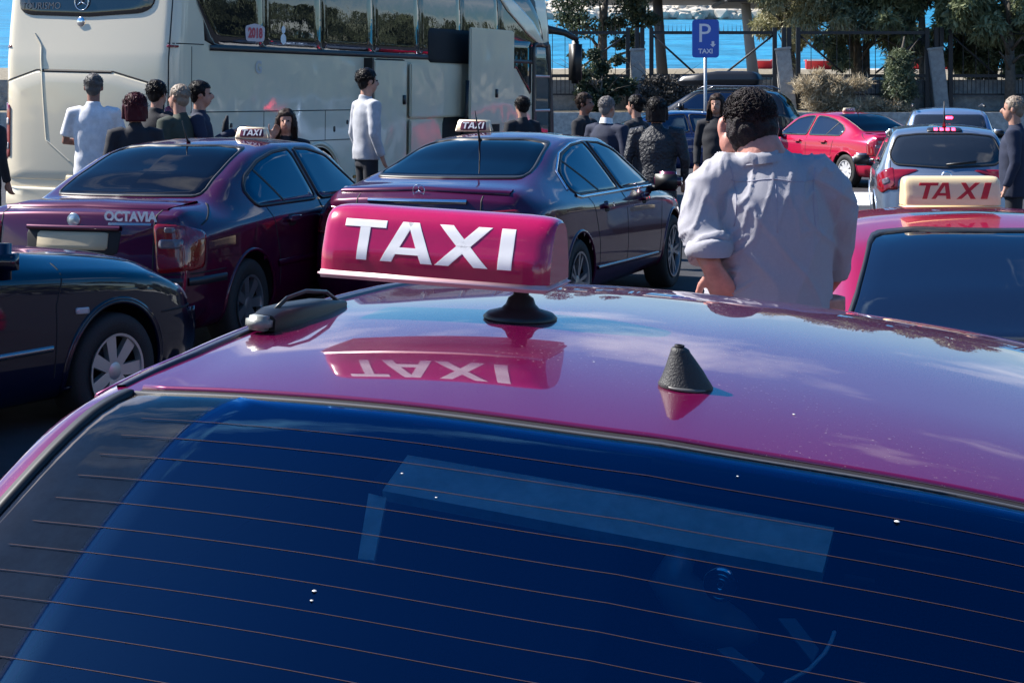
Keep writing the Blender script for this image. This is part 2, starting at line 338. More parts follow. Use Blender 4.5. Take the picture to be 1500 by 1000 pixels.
def taxi_sign(parent_loc, w, h, d, facem, letm, label, rot=(0, 0, 0), capm=None, bandm=None, shear=0., foot=True, lay=None, group=None, rows=1, lh=.58, fat=1.0, both_ways=False, footx=0.):
    """roof sign: lofted body with a bulging front, end caps, base band, lettering of real strokes"""
    t = thing('taxi_sign', label, 'taxi sign', parent_loc, group=group, rot=rot)
    bz = h*.11
    # profile (y, z), front is -y
    prof = [(-d*.50, bz), (-d*.485, bz+h*.25), (-d*.43, h*.55), (-d*.34, h*.82), (-d*.22, h*.96), (-d*.08, h), (d*.08, h), (d*.22, h*.96), (d*.34, h*.82), (d*.43, h*.55), (d*.485, bz+h*.25), (d*.5, bz)]
    PR = crom(prof, 36); V, Fc = [], []
    # stations: rounded ends
    st = [(-w/2, .80), (-w/2+.003, .88), (-w/2+.010, .945), (-w/2+.022, .98), (-w/2+.04, 1), (0, 1), (w/2-.04, 1), (w/2-.022, .98), (w/2-.010, .945), (w/2-.003, .88), (w/2, .80)]
    for x, k in st:
        for y, z in PR: V.append((x, y*k, bz+(z-bz)*(k*.5+.5 if k < 1 else 1)))
    n = len(PR)
    for i in range(len(st)-1):
        for j in range(n-1): Fc.append((i*n+j, i*n+j+1, (i+1)*n+j+1, (i+1)*n+j))
    Fc.append(tuple(range(n))); Fc.append(tuple((len(st)-1)*n+j for j in range(n-1, -1, -1)))
    Fc.append(tuple(i*n for i in range(len(st)))+tuple(i*n+n-1 for i in range(len(st)-1, -1, -1)))
    b = obj('sign_body', (V, Fc), facem, t); flatshade(b, 50)
    bd, bf = box(-w/2-.001, w/2+.001, -d/2-.002, d/2+.002, 0, bz, min(.006, bz*.4)); obj('base_band', (bd, bf), bandm or facem, t)
    sk = Skin(b)
    lay = lay or [('T', .10, .29), ('A', .27, .51), ('X', .52, .76), ('I', .79, .855)]
    z0, z1 = h*(.5-lh/2)+bz*.5, h*(.5+lh/2)+bz*.5
    for ch, a, c in lay:
        polys, gw = glyph(ch); ms = []
        for pl in polys:
            Q = []
            for k in range(4):      # refine the stroke outline so it follows the bulge
                p, q = pl[k], pl[(k+1) % 4]
                for s_ in np.linspace(0, 1, 8, endpoint=False): Q.append((p[0]+(q[0]-p[0])*s_, p[1]+(q[1]-p[1])*s_))
            Q = [(-w/2+w*(a+(c-a)*x/gw)+shear*(zz-.5)*(z1-z0), z0+(z1-z0)*zz) for x, zz in Q]
            ms.append(sk.panel(Q, 'B', .0007, 6, None, sink=.001))
        flatshade(obj('letter', join(*ms), letm, t), 30)
    if foot:
        f = lathe([(.001, 0), (.046, 0), (.047, .003), (.042, .008), (.025, .013), (.019, .019), (.016, .027), (.010, .031), (.010, .045)], 32, 'z')
        o = obj('mounting_foot', f, BLK, t); o.location = (footx, 0, -.041)
    return t

# ---------------------------------------------------------------- ground, sea, shore
def PX(px, py, D): return Vector(((px-750)/F*D, D, CH-(py-YH)/F*D))
ASPH = mat('asphalt', (.024, .024, .030), .85, noise=.35, nscale=3, bump=.5, bscale=160, bdist=.006, det=10)
def gz(x, y):
    a = max(0, min(1, (9.2-y)/1.6)); b = max(0, min(1, (x+.6)/1.0)); return -.14*(a*a*(3-2*a))*(b*b*(3-2*b))
gx = sorted(set([-400, -120, -60, -30, -15]+[q*.5 for q in range(-12, 25)]+[15, 30, 60, 120, 400])); gy = sorted(set([-200, -60, -20, -5]+[q*.4 for q in range(0, 27)]+[14, 20, 30, 45, 66.2]))
V = [(x, y, gz(x, y)) for y in gy for x in gx]; n = len(gx)
obj('ground', (V, [(j*n+i, j*n+i+1, (j+1)*n+i+1, (j+1)*n+i) for j in range(len(gy)-1) for i in range(n-1)]), ASPH)['kind'] = 'structure'
# raised verge behind the parking, land climbing to the beach, tilted sea
DRY = mat('dry_soil', (.17, .14, .10), .95, col2=(.26, .23, .17), nscale=4, bump=.6, bscale=14, bdist=.05)
V, Fc = [], []
ly = [66.6, 68.4, 75, 82, 88]; lz = [1.06, 1.22, 1.5, 2.6, 3.05]; lx = [-400, -100, -40, -20, -10, 0, 10, 20, 40, 100, 400]
for y, z in zip(ly, lz):
    for x in lx: V.append((x, y, z+.08*math.sin(x*.9+y)))
obj('verge', (V, [(j*11+i, j*11+i+1, (j+1)*11+i+1, (j+1)*11+i) for j in range(4) for i in range(10)]), DRY)['kind'] = 'structure'
BEACH = mat('beach_pebbles', (.42, .40, .37), .9, noise=.3, nscale=.8, bump=.5, bscale=6, bdist=.1)
obj('beach', ([(-500, 87.9, 3.0), (500, 87.9, 3.0), (500, 97, 3.22), (-500, 97, 3.22)], [(0, 1, 2, 3)]), BEACH)['kind'] = 'structure'
SEA = mat('sea_water', (.02, .20, .34), .35, noise=.35, nscale=.25, bump=1., bscale=.9, bdist=.35, spec=.4, det=8)
def zs_(y): return CH-4.57+.0615*y
obj('sea', ([(-1500, 95, zs_(95)), (1500, 95, zs_(95)), (6000, 3500, zs_(3500)), (-6000, 3500, zs_(3500))], [(0, 1, 2, 3)]), SEA, smooth=False)['kind'] = 'structure'
KERB = mat('pale_concrete', (.42, .41, .39), .85, noise=.25, nscale=5, bump=.4, bscale=40)
STONE = mat('rough_stone', (.20, .20, .20), .9, col2=(.33, .32, .30), nscale=3.5, bump=.9, bscale=9, bdist=.06, det=8)
kw = obj('kerb_wall', box(-60, 60, 66.2, 66.6, -.05, 1.12, .02), KERB, smooth=False); tag(kw, 'long low pale concrete retaining kerb at the back of the car park', 'wall')
# breakwater: piled boulders, far off
def rock_mesh(seed):
    r = random.Random(seed); bm = bmesh.new(); bmesh.ops.create_icosphere(bm, subdivisions=1, radius=1)
    for v in bm.verts: v.co *= r.uniform(.75, 1.2); v.co.z *= .75
    me = bpy.data.meshes.new('boulder'); bm.to_mesh(me); bm.free(); return me
rmv, rmf = [], []
rk = [rock_mesh(i) for i in range(5)]
for k in range(1500):
    me = rk[k % 5]; s = random.uniform(.6, 1.5); x = random.uniform(-8, 50); yy = random.uniform(-4, 4); a = random.uniform(0, 6)
    z = zs_(247)+max(0, (1-abs(yy)/4.4))*1.9+random.uniform(-.2, .3); b = len(rmv)
    for v in me.vertices:
        c = v.co*s; rmv.append((x+c.x*math.cos(a)-c.y*math.sin(a), 247+yy+c.x*math.sin(a)+c.y*math.cos(a), z+c.z))
    rmf += [tuple(i+b for i in p.vertices) for p in me.polygons]
tag(obj('breakwater_boulders', (rmv, rmf), mat('boulder', (.50, .45, .38), .9, noise=.3, nscale=.4), smooth=False), 'long breakwater of piled pale boulders far out in the blue sea', 'breakwater', kind='stuff')
# flat white patch on the ground beside the bright red saloon
PW = mat('patch_white', (.75, .75, .75), .7, noise=.15, nscale=8)
def mark(a, b, c, d, z=.006): 
    o = obj('white_patch', ([(*a, z), (*b, z), (*c, z), (*d, z)], [(0, 1, 2, 3)]), PW, smooth=False); o['kind'] = 'structure'
mark((5.0, 28.2), (7.2, 28.2), (7.2, 32.0), (5.4, 32.0))

# ---------------------------------------------------------------- fence behind the car park
IRON = mat('black_iron', (.015, .016, .02), .5)
PIL = mat('pillar_render', (.34, .33, .32), .9, noise=.2, nscale=4, bump=.6, bscale=20, bdist=.02)
fx = [(700, 'bus'), (937, 'left of the sign'), (1152, 'dry bush'), (1375, 'dark trees'), (1590, '')]
DF = 68.0
plabels = ['pale fence pillar hidden beyond the coach mirror', 'pale fence pillar beside the leafy shrub, left of the blue parking sign', 'pale fence pillar just left of the dry straw bush', 'pale fence pillar with worn scratches among the dark trees at right', 'pale fence pillar beyond the right edge']
pxs = []
for i, (px, nm) in enumerate(fx):
    if i in (0, 4): 
        pxs.append((px-750)/F*DF); continue
    X = (px-750)/F*DF; pxs.append(X)
    lean = .04 if px < 1000 else .11
    t = thing('fence_pillar', plabels[i], 'pillar', (X+(.1 if lean > .1 else 0), DF, 1.1), group='pale pillars of the sea fence', rot=(0, -lean, 0))
    hh = 2.45 if px < 1000 else 2.5
    obj('shaft', box(-.28, .28, -.25, .25, -.3, hh-.1, .025), PIL, t, smooth=False); obj('cap', box(-.31, .31, -.28, .28, hh-.1, hh, .02), PIL, t, smooth=False)
w = obj('stone_wall', box(-30, 40, DF+.3, DF+.7, .9, 2.35, .03), STONE, smooth=False); tag(w, 'low grey stone wall under the black railings', 'wall')
flab = ['black iron railing panel by the coach, behind the leafy shrub', 'black iron railing panel with brace, behind the blue parking sign', 'black iron railing panel behind the dry bush and dark trunks', 'black iron railing panel at the right edge under the trees']
for i in range(4):
    x0, x1 = pxs[i]+.45, pxs[i+1]-.45
    t = thing('iron_fence', flab[i], 'fence', (x0, DF, 1.2), group='black iron railing panels'); W = x1-x0
    for z in (1.85-.55, 2.95): obj('rail', box(0, W, -.04, .04, z-.06, z+.06), IRON, t, smooth=False)
    obj('rail', box(0, W, -.03, .03, .55, .62), IRON, t, smooth=False)
    for x in (0, W, -.35, W+.35): obj('post', box(x-.08, x+.08, -.08, .08, 0, 3.15), IRON, t, smooth=False)
    ms = []; k = int(W/.16)
    for j in range(1, k):
        x = W*j/k; ms.append(box(x-.012, x+.012, -.012, .012, .6, 1.3)); ms.append(([(x-.014, 0, 2.98), (x+.014, 0, 2.98), (x, .01, 3.3), (x, -.014, 2.98)], [(0, 1, 2), (1, 3, 2), (3, 0, 2)]))
        if j % 3 == 0: ms.append(box(x-.012, x+.012, -.012, .012, 1.3, 2.95)) if i != 1 else None
    tag(obj('baluster', join(*[m for m in ms if m]), IRON, t, smooth=False), kind='stuff')
    for sg in (0, 1):
        a, b = ((.0, 0, 2.9), (W*.35, 0, 1.4)) if sg == 0 else ((W, 0, 2.9), (W*.6, 0, 1.4))
        obj('brace', tube([a, b], .04, 6), IRON, t)
# pavilion on the beach side
WOOD = mat('dark_timber', (.05, .05, .055), .7)
t = thing('beach_pavilion', 'dark roofed open pavilion with tall columns between railings and sea', 'pavilion', (0, 79, 2.0))
def colm(px0, px1, D, m, lean):
    P = F/D; x0 = (px0-750)/P; x1 = (px1-750)/P; w = 15/P/2
    v, f = tube([(x1, D-79, 0), (x1*.5+x0*.5, D-79, 2.0), (x0, D-79, 4.4)], [w*1.2, w, w*.95], 12); obj('column', (v, f), m, t)
colm(962, 972, 78, WOOD, 0); colm(1090, 1106, 78, mat('grey_column', (.3, .3, .31), .8), 0)
obj('roof', join(box(3.3, 14.5, -2, 6, 4.05, 4.6, .05), box(9.2, 15.5, -3, 3, 3.75, 3.95, .05)), WOOD, t, smooth=False)
v, f = [], []
for k in range(13):
    a = math.pi*k/12; v += [(8.0+2.0*math.cos(a), -2.05, 4.08-.0*k+.0), (8.0+2.0*math.cos(a), -2.05, 4.08-.35*(1-math.sin(a)))]
f = [(2*i, 2*i+1, 2*i+3, 2*i+2) for i in range(12)]; obj('arched_beam', (v+[(p[0], p[1]+.2, p[2]) for p in v], f+[tuple(q+26 for q in g) for g in f]+[(2*i+1, 2*i+27, 2*i+29, 2*i+3) for i in range(12)]), WOOD, t)
# red boats and parasols on the beach
RB = mat('red_plastic', (.5, .03, .04), .5)
def boat(px, py, D, L, label):
    o = thing('beach_boat', label, 'small boat', tuple(PX(px, py+6, D)), group='small red boats drawn up on the beach')
    v, f = [], []
    for i, (x, w_, z) in enumerate([(-L/2, .25, .12), (-L/3, .45, 0), (0, .55, 0), (L/3, .4, .02), (L/2, .03, .2)]):
        for y_, zz in ((-w_, .5+z*.6), (-w_*.6, z), (w_*.6, z), (w_, .5+z*.6)): v.append((x, y_, zz))
    for i in range(4):
        for j in range(3): f.append((i*4+j, i*4+j+1, i*4+j+5, i*4+j+4))
    f += [(0, 1, 2, 3), (0, 3, 7, 4), (4, 7, 11, 8), (8, 11, 15, 12), (12, 15, 19, 16)]
    obj('hull', (v, f), RB, o); obj('gunwale', join(box(-L/2, L/2*.6, -.56, -.5, .5, .58), box(-L/2, L/2*.6, .5, .56, .5, .58)), WHITE, o, smooth=False)
    obj('seat', box(-.15, .15, -.45, .45, .5, .56), WHITE, o, smooth=False)
for i, (px, L) in enumerate([(1116, 1.2), (1203, 1.6), (1222, 1.0), (1347, 1.3), (1388, 1.0)]):
    boat(px, 98, 91, L, ['red boat on the beach seen beside the grey pavilion column', 'larger red boat on the beach above the dry bush', 'short red boat right of the larger one above the dry bush', 'red boat on the beach seen left of the scratched pillar', 'short red boat on the beach seen right of the scratched pillar'][i])
# parking sign on its post
t = thing('parking_sign', 'blue square P TAXI parking sign on a grey post', 'road sign', (4.47, 41, 0)); SB = mat('sign_blue', (.010, .10, .48), .35)
obj('post', tube([(0, .03, 0), (0, .03, 3.1)], .038, 12), mat('galvanised', (.35, .36, .38), .4, .6), t)
P_ = smooth_poly([(-.31, 2.62), (.31, 2.62), (.31, 3.5), (-.31, 3.5)], .07, 48)
obj('plate', ([(p[0], -.012, p[1]) for p in P_]+[(p[0], .0, p[1]) for p in P_], [tuple(range(48)), tuple(range(95, 47, -1))]+[(i, (i+1) % 48, 48+(i+1) % 48, 48+i) for i in range(48)]), SB, t, smooth=False)
SW = mat('sign_white', (.8, .8, .8), .4)
o = obj('letter', textmesh('P', .62), SW, t, smooth=False, loc=(-.03, -.017, 2.98), rot=(R(90), 0, 0))
o = obj('arrow', ([(.14, -.017, 2.93), (.2, -.017, 2.93), (.2, -.017, 3.0), (.14, -.017, 3.0), (.1, -.017, 2.93), (.24, -.017, 2.93), (.17, -.017, 2.86)], [(0, 1, 2, 3), (4, 6, 5)]), SW, t, smooth=False)
obj('letter', textmesh('TAXI', .15, 0, .004), SW, t, smooth=False, loc=(0, -.017, 2.72), rot=(R(90), 0, 0))

# ---------------------------------------------------------------- vegetation
BARK = mat('bark', (.10, .085, .07), .9, noise=.3, nscale=6, bump=.8, bscale=25, bdist=.02)
def leafmat(name, a, b):
    m = mat(name, a, .55, col2=b, nscale=2.2, det=3); p = m.node_tree.nodes['Principled BSDF']; 
    n = m.node_tree.nodes; l = m.node_tree.links; tr = n.new('ShaderNodeBsdfTranslucent'); mx = n.new('ShaderNodeMixShader'); mx.inputs[0].default_value = .3
    src = p.inputs['Base Color'].links[0].from_socket; l.new(src, tr.inputs[0]); l.new(p.outputs[0], mx.inputs[1]); l.new(tr.outputs[0], mx.inputs[2]); l.new(mx.outputs[0], n['Material Output'].inputs[0]); return m
def leaves(centres, rad, n, ll, lw, droop=0., seed=0, flat=1.):
    r = np.random.default_rng(seed); C = np.array(centres); idx = r.integers(0, len(C), n)
    rr = np.array([rad]*len(C)) if np.isscalar(rad) else np.array(rad)
    g = r.normal(size=(n, 3)); g /= np.linalg.norm(g, axis=1)[:, None]; q = g*(r.random(n)**.45)[:, None]*rr[idx][:, None]; q[:, 2] *= flat
    c = C[idx]+q; d = r.normal(size=(n, 3)); d[:, 2] -= droop; d /= np.linalg.norm(d, axis=1)[:, None]
    s = np.cross(d, r.normal(size=(n, 3))); s /= np.linalg.norm(s, axis=1)[:, None]
    L = ll*r.uniform(.6, 1.3, n)[:, None]; W = lw*r.uniform(.7, 1.3, n)[:, None]
    V = np.stack([c, c+d*L*.45+s*W, c+d*L, c+d*L*.45-s*W], 1).reshape(-1, 3)
    me = bpy.data.meshes.new('leaves'); me.from_pydata(V.tolist(), [], np.arange(4*n).reshape(n, 4).tolist()); return me
def tree(name, label, cat, x, y, z0, h, trunks, clumps, nl, ll, lw, lm, droop, seed, group=None, rad=(.5, 1.0), flat=.8, tr=.16):
    t = thing(name, label, cat, (x, y, z0), group=group); r = random.Random(seed); ms = []; cs = []; rs = []
    for k in range(trunks):
        bx, by = r.uniform(-.4, .4)*(trunks > 1), r.uniform(-.3, .3)*(trunks > 1); tx = r.uniform(-.6, .6)+bx*1.6
        pts = [(bx, by, -.3), (bx+tx*.15, by, h*.25), (bx+tx*.4+.1*r.uniform(-1, 1), by, h*.55), (bx+tx, by, h*.9)]
        ms.append(tube(pts, [tr*1.25, tr, tr*.7, tr*.25], 8))
        for q in range(6):
            s = r.uniform(.35, .9); i = min(2, int(s*3)); p = Vector(pts[i]).lerp(Vector(pts[i+1]), s*3-i if i < 3 else 1)
            a = r.uniform(0, 6.28); e = p+Vector((math.cos(a)*r.uniform(.8, 2), math.sin(a)*r.uniform(.5, 1.5), r.uniform(.3, 1.5)))
            ms.append(tube([p, p.lerp(e, .5)+Vector((0, 0, .15)), e], [tr*.4, tr*.25, tr*.1], 6))
    obj('trunk', join(*ms), BARK, t)
    for c in clumps: cs.append(c[:3]); rs.append(c[3])
    obj('crown', leaves(cs, rs, nl, ll, lw, droop, seed, flat), lm, t, smooth=False); return t
L_OL = leafmat('olive_foliage', (.18, .18, .08), (.44, .41, .25)); L_DK = leafmat('dark_foliage', (.06, .08, .05), (.22, .26, .15)); L_MD = leafmat('mid_foliage', (.09, .12, .06), (.28, .31, .17))
L_SH = leafmat('shrub_foliage', (.015, .03, .018), (.06, .085, .045)); L_DR = leafmat('straw', (.32, .26, .17), (.55, .47, .34))
def cl(specs, D, y0, z0, x0):  # clump list from photo pixels and a distance, in the tree's own space
    out = []
    for px, py, rp, dd in specs: p = PX(px, py, D+dd); out.append((p.x-x0, p.y-y0, p.z-z0, rp*D/F))
    return out
def rclump(x0, x1, y0, y1, n, r0, r1, seed, dd=1.5):
    r = random.Random(seed); return [(r.uniform(x0, x1), r.uniform(y0, y1), r.uniform(r0, r1), r.uniform(-dd, dd)) for _ in range(n)]
def ptree(name, label, cat, px, D, z0, h, trunks, specs, nl, ll, lw, lm, droop, seed, **k):
    x = (px-750)/F*D; return tree(name, label, cat, x, D, z0, h, trunks, cl(specs, D, D, z0, x), nl, ll, lw, lm, droop, seed, **k)
TG = 'tall trees behind the car park fence'
ptree('broadleaf_tree', 'sparse tree with grey trunk standing beside the coach front', 'tree', 880, 72, 1.2, 6, 1, rclump(825, 955, -70, 45, 26, 12, 26, 1)+[(930, 60, 14, 0), (845, 80, 12, 0)]+rclump(900, 950, 30, 75, 4, 8, 13, 31), 11000, .17, .05, L_SH, .3, 1, group=TG, tr=.24)
ptree('tamarisk_tree', 'yellowish feathery tree right of the parking sign', 'tree', 1165, 70.5, 1.2, 5.5, 1, rclump(1105, 1240, -90, 40, 44, 16, 34, 2)+[(1120, 40, 18, 0), (1165, 62, 15, 0), (1150, 90, 12, 0)], 42000, .26, .026, L_OL, 1.2, 2, group=TG, tr=.2)
ptree('dense_tree', 'dark dense tree with several trunks behind the straw bush', 'tree', 1270, 71, 1.2, 5.5, 3, rclump(1225, 1365, -90, 70, 46, 18, 36, 3)+rclump(1180, 1260, 45, 95, 6, 8, 16, 33), 40000, .28, .034, L_DK, .9, 3, group=TG, tr=.17)
ptree('leafy_tree', 'tree with drooping pale-tipped leaves in front of the scratched pillar', 'tree', 1355, 69.5, 1.2, 5.5, 1, rclump(1290, 1420, -80, 40, 20, 14, 30, 4)+[(1330, 50, 12, -1), (1380, 45, 14, -1), (1300, 30, 16, -1)], 14000, .36, .055, L_MD, 1.1, 4, group=TG, tr=.22)
ptree('bushy_tree', 'bushy dark tree filling the right edge behind the railings', 'tree', 1450, 71, 1.2, 5.5, 3, rclump(1390, 1530, -90, 100, 44, 18, 36, 5), 44000, .28, .036, L_DK, .8, 5, group=TG, tr=.18)
ptree('overhanging_tree', 'mid green tree with light leaf tips hanging over the right corner', 'tree', 1480, 67.6, 1.1, 5.8, 1, rclump(1400, 1540, -90, 50, 22, 16, 32, 6), 16000, .34, .05, L_MD, 1.0, 6, group=TG, tr=.2)
ptree('dark_cypress', 'narrow dark conifer standing left of the scratched pillar', 'tree', 1318, 67.3, 1.1, 3.2, 1, [(1318, 85+q*7, 18+q*1.5, 0) for q in range(8)], 9000, .2, .022, L_DK, .2, 7, tr=.12)
ptree('leafy_shrub', 'leafy dark green shrub between the coach mirror and the fence pillar', 'shrub', 890, 66.95, 1.1, 1.6, 3, rclump(850, 925, 90, 160, 20, 12, 20, 8, .3)+[(870, 80, 12, 0), (905, 88, 10, 0)], 7000, .13, .05, L_SH, 0, 8, tr=.05)
ptree('dark_hedge', 'low dark hedge right of the left fence pillar', 'shrub', 980, 67.0, 1.1, 1.1, 3, rclump(950, 1030, 118, 160, 18, 12, 18, 9, .3), 6000, .12, .035, mat('dull_hedge', (.06, .055, .05), .8, noise=.4, nscale=4), 0, 9, tr=.04)
ptree('straw_bush', 'big dry straw-coloured bush behind the bright red saloon', 'shrub', 1225, 67.0, 1.1, 1.0, 2, rclump(1175, 1262, 122, 160, 26, 10, 17, 10, .3)+[(1200, 112, 10, 0), (1185, 130, 8, 0)], 9000, .28, .02, L_DR, -.8, 10, tr=.03)
ptree('straw_tuft', 'small dry grass tuft just right of the big straw bush', 'shrub', 1300, 67.0, 1.1, .6, 2, rclump(1265, 1330, 150, 163, 12, 7, 10, 11, .3), 3500, .22, .018, L_DR, -.8, 11, tr=.02)
# tree belt on the open right-hand side; trees and house behind added for reflections
def belt(name, label, pts, hgt, seed, n):
    r = random.Random(seed); cs = []; rs = []
    for (xa, ya), (xb, yb) in zip(pts[:-1], pts[1:]):
        for k in range(26):
            s = r.random(); cs.append((xa+(xb-xa)*s+r.uniform(-2, 2), ya+(yb-ya)*s+r.uniform(-2, 2), r.uniform(1.5, hgt))); rs.append(r.uniform(1., 2.))
    tag(obj(name, leaves(cs, rs, n, .8, .28, .3, seed, .8), L_DK, smooth=False), label, 'trees', kind='stuff')
belt('tree_belt', 'belt of dark trees along the open side of the car park', [(30, 15), (38, 40), (46, 62), (52, 90)], 6.5, 21, 24000)
belt('blocking_trees', 'row of dark trees added out of view to block bright cloud', [(-30, -26), (0, -30), (30, -24)], 14.0, 22, 30000)  # unseen trees, made tall to keep bright horizon cloud out of the lacquer
STU = mat('added_stucco', (.20, .16, .13), .9, noise=.12, nscale=2)  # wall colour of the invented house, darkened to dull its reflection
def block(name, label, x0, x1, y0, y1, h, floors, face):
    t = thing(name, label, 'building', ((x0+x1)/2, (y0+y1)/2, 0)); hx, hy = (x1-x0)/2, (y1-y0)/2
    obj('wall', box(-hx, hx, -hy, hy, -.5, h), STU, t, smooth=False); obj('roof', box(-hx-.3, hx+.3, -hy-.3, hy+.3, h, h+.35), KERB, t, smooth=False)
    fw, ff = box(-.6, .6, -.03, .03, -.8, .8); wme = None
    for fl in range(floors):
        for k in range(int((x1-x0)/3) if face in 'NS' else int((y1-y0)/3)):
            u = -((x1-x0) if face in 'NS' else (y1-y0))/2+1.8+k*3
            p, rz = {'N': ((u, hy+.02, 2+3*fl), 0), 'E': ((hx+.02, u, 2+3*fl), R(90))}[face]
            if wme is None: o = obj('window', (fw, ff), GLS, t, smooth=False); wme = o.data
            else: o = bpy.data.objects.new('window', wme); COL.objects.link(o); o.parent = t
            o.location = p; o.rotation_euler = (0, 0, rz)
block('added_house', 'three storey stucco house added out of view for reflections', -26, -8, -22, -14, 9.5, 3, 'N')

# ---------------------------------------------------------------- the coach
CREAM = paint('coach_cream', (.76, .67, .51), 0., .3, .05)
_n = CREAM.node_tree.nodes; _l = CREAM.node_tree.links; _t = _n.new('ShaderNodeTexCoord'); _z = _n.new('ShaderNodeTexNoise'); _z.inputs['Scale'].default_value = 1.1; _z.inputs['Detail'].default_value = 2
_b = _n.new('ShaderNodeBump'); _b.inputs['Strength'].default_value = .35; _b.inputs['Distance'].default_value = .05
_l.new(_t.outputs['Object'], _z.inputs['Vector']); _l.new(_z.outputs[0], _b.inputs['Height']); _l.new(_b.outputs[0], _n['Principled BSDF'].inputs['Coat Normal'])
CREAM_B = CREAM
BGLS = mat('coach_glass', (.008, .010, .014), .015, 0, ior=1.8, bump=.02, bscale=1.3, bdist=.3)
t = thing('coach', 'large cream touring coach with dark windows and open side doors', 'coach', (-4.0-1.275*math.cos(R(23.4)), 21+1.275*math.sin(R(23.4)), 0), rot=(0, R(.6), -R(23.4))); bus = t
BL, BW = 12.2, 1.275
ol = smooth_poly([(-BW, 0), (BW, 0), (BW, BL), (-BW, BL)], [.20, .20, .45, .45], 560)
V, Fc = [], []
lv = [(.30, .97), (.36, 1), (1.2, 1), (2.2, 1), (2.6, .998), (3.0, .99), (3.3, .975), (3.5, .95), (3.62, .90), (3.7, .8), (3.74, .5), (3.75, .02)]
lv = [lv[0]]+[(z0+(z1-z0)*s/nn_, k0+(k1-k0)*s/nn_) for (z0, k0), (z1, k1) in zip(lv[:-1], lv[1:]) for nn_ in (max(3, int((z1-z0)/.045)) if z1 < 1.3 else 5,) for s in range(1, nn_+1)]
for z, k in lv:
    for x, y in ol:
        yy = BL/2+(y-BL/2)*(k if k > .9 else k) if z > 3.5 else y
        fr = max(0, min(1, (y-BL+1.2)/1.2)); yy -= fr*max(0, z-1.3)*.16
        br = max(0, min(1, (.6-y)/.6)); yy += br*max(0, z-2.2)*.10-br*.06*math.exp(-((z-1.5)/1.2)**2)*(1-(x/BW)**2)
        V.append((x*k, yy, z))
n = 560
for i in range(len(lv)-1):
    for j in range(n): Fc.append((i*n+j, i*n+(j+1) % n, (i+1)*n+(j+1) % n, (i+1)*n+j))
Fc.append(tuple(range(n-1, -1, -1))); Fc.append(tuple((len(lv)-1)*n+j for j in range(n)))
body = obj('body', (V, Fc), CREAM, t); cut_arches(body, [3.45, 9.0], .5, .56, BW, .4, False); sk = Skin(body)
for y in (3.45, 9.0):
    for s in (1, -1): wheel(t, s*(BW-.17), y, .5, .5, s, .29, 8, .28)
    obj('wheel_arch', sk.ring([(y+.58*math.cos(a), .5+.58*math.sin(a)) for a in np.linspace(-.2, math.pi+.2, 24)], .06, 'R', .012, .02), CREAM, t)
for s_ in 'RL': obj('window_band', sk.panel([(.62, 2.38), (11.3, 2.38), (11.1, 3.5), (.5, 3.5)], s_, .006, 4, .05, 120), BLK, t)
# side glazing, each pane its own piece
edges = [.62, 1.95, 3.45, 4.95, 6.45, 7.95, 9.45, 11.2]
for i in range(7):
    a, b = edges[i]+.005, edges[i+1]-.005; zb = 2.38 if b < 6.6 or b > 9.6 else 2.38
    if i == 0: poly = [(a+.18, zb), (b, zb), (b, 3.5), (.36, 3.5), (.42, 2.9)]
    elif i == 6: poly = [(a, 2.82), (11.5, 2.52), (11.25, 3.1), (10.8, 3.5), (a, 3.5)]
    else: poly = [(a, zb), (b, zb), (b, 3.5), (a, 3.5)]
    obj('window', sk.panel(poly, 'R', .010, 4, .03 if i else .1, 48, sink=-.0065), BGLS, t)
    poly = [(a, 2.38), (b, 2.38), (b, 3.5), (a, 3.5)]; obj('window', sk.panel(poly, 'L', .012, 4, .03, 48), BGLS, t)
obj('window_strip', sk.strip([(.72, 2.345), (11.0, 2.345)], .075, 'R', .014, 40), BLK, t)
fin = [(9.45, 3.45), (9.75, 3.52), (10.9, 3.05), (11.5, 2.62), (11.3, 2.62), (10.6, 2.85), (9.8, 3.2)]
obj('styling_fin', sk.panel(fin, 'R', .03, 5, .05, 64), CREAM, t)
for z in (1.56, 1.15): obj('body_seam', sk.strip([(.32, z), (4.6, z)], .014, 'R', .002, 30), SEAM, t)
for y, z0, z1 in ((.34, .9, 2.35), (2.0, 1.15, 1.56), (3.6, 1.15, 1.56), (1.25, .5, 1.15)): obj('body_seam', sk.strip([(y, z0), (y, z1)], .014, 'R', .002, 20), SEAM, t)
obj('body_seam', sk.strip([(.02, 2.38), (.60, 2.38)], .014, 'R', .002, 20), SEAM, t)
obj('lock', sk.panel([(3.83, 1.26), (3.88, 1.26), (3.88, 1.34), (3.83, 1.34)], 'R', .006, 2, .02, 20), BLK, t)
for y in (4.62, 7.9): obj('body_seam', sk.strip([(y, .5), (y, 1.15)], .014, 'R', .002, 12), SEAM, t)
obj('skirt_seam', sk.strip([(.3, .50), (2.8, .50)], .016, 'R', .002, 20), SEAM, t); obj('fuel_flap', sk.ring([(2.3, .75), (2.6, .75), (2.6, 1.02), (2.3, 1.02)], .01, 'R', .003, .03), SEAM, t)
for y in (1.3, 2.7, 4.4, 6.2): obj('side_marker', sk.panel([(y, .60), (y+.10, .60), (y+.10, .64), (y, .64)], 'R', .010, 2, .01, 20), mat('amber_lens', (.5, .18, .02), .3), t)
for y, z in ((1.2, 1.36), (2.8, 1.36), (4.2, 1.36)): obj('lock', sk.panel([(y, z), (y+.05, z), (y+.05, z+.06), (y, z+.06)], 'R', .006, 2, .02, 20), BLK, t)
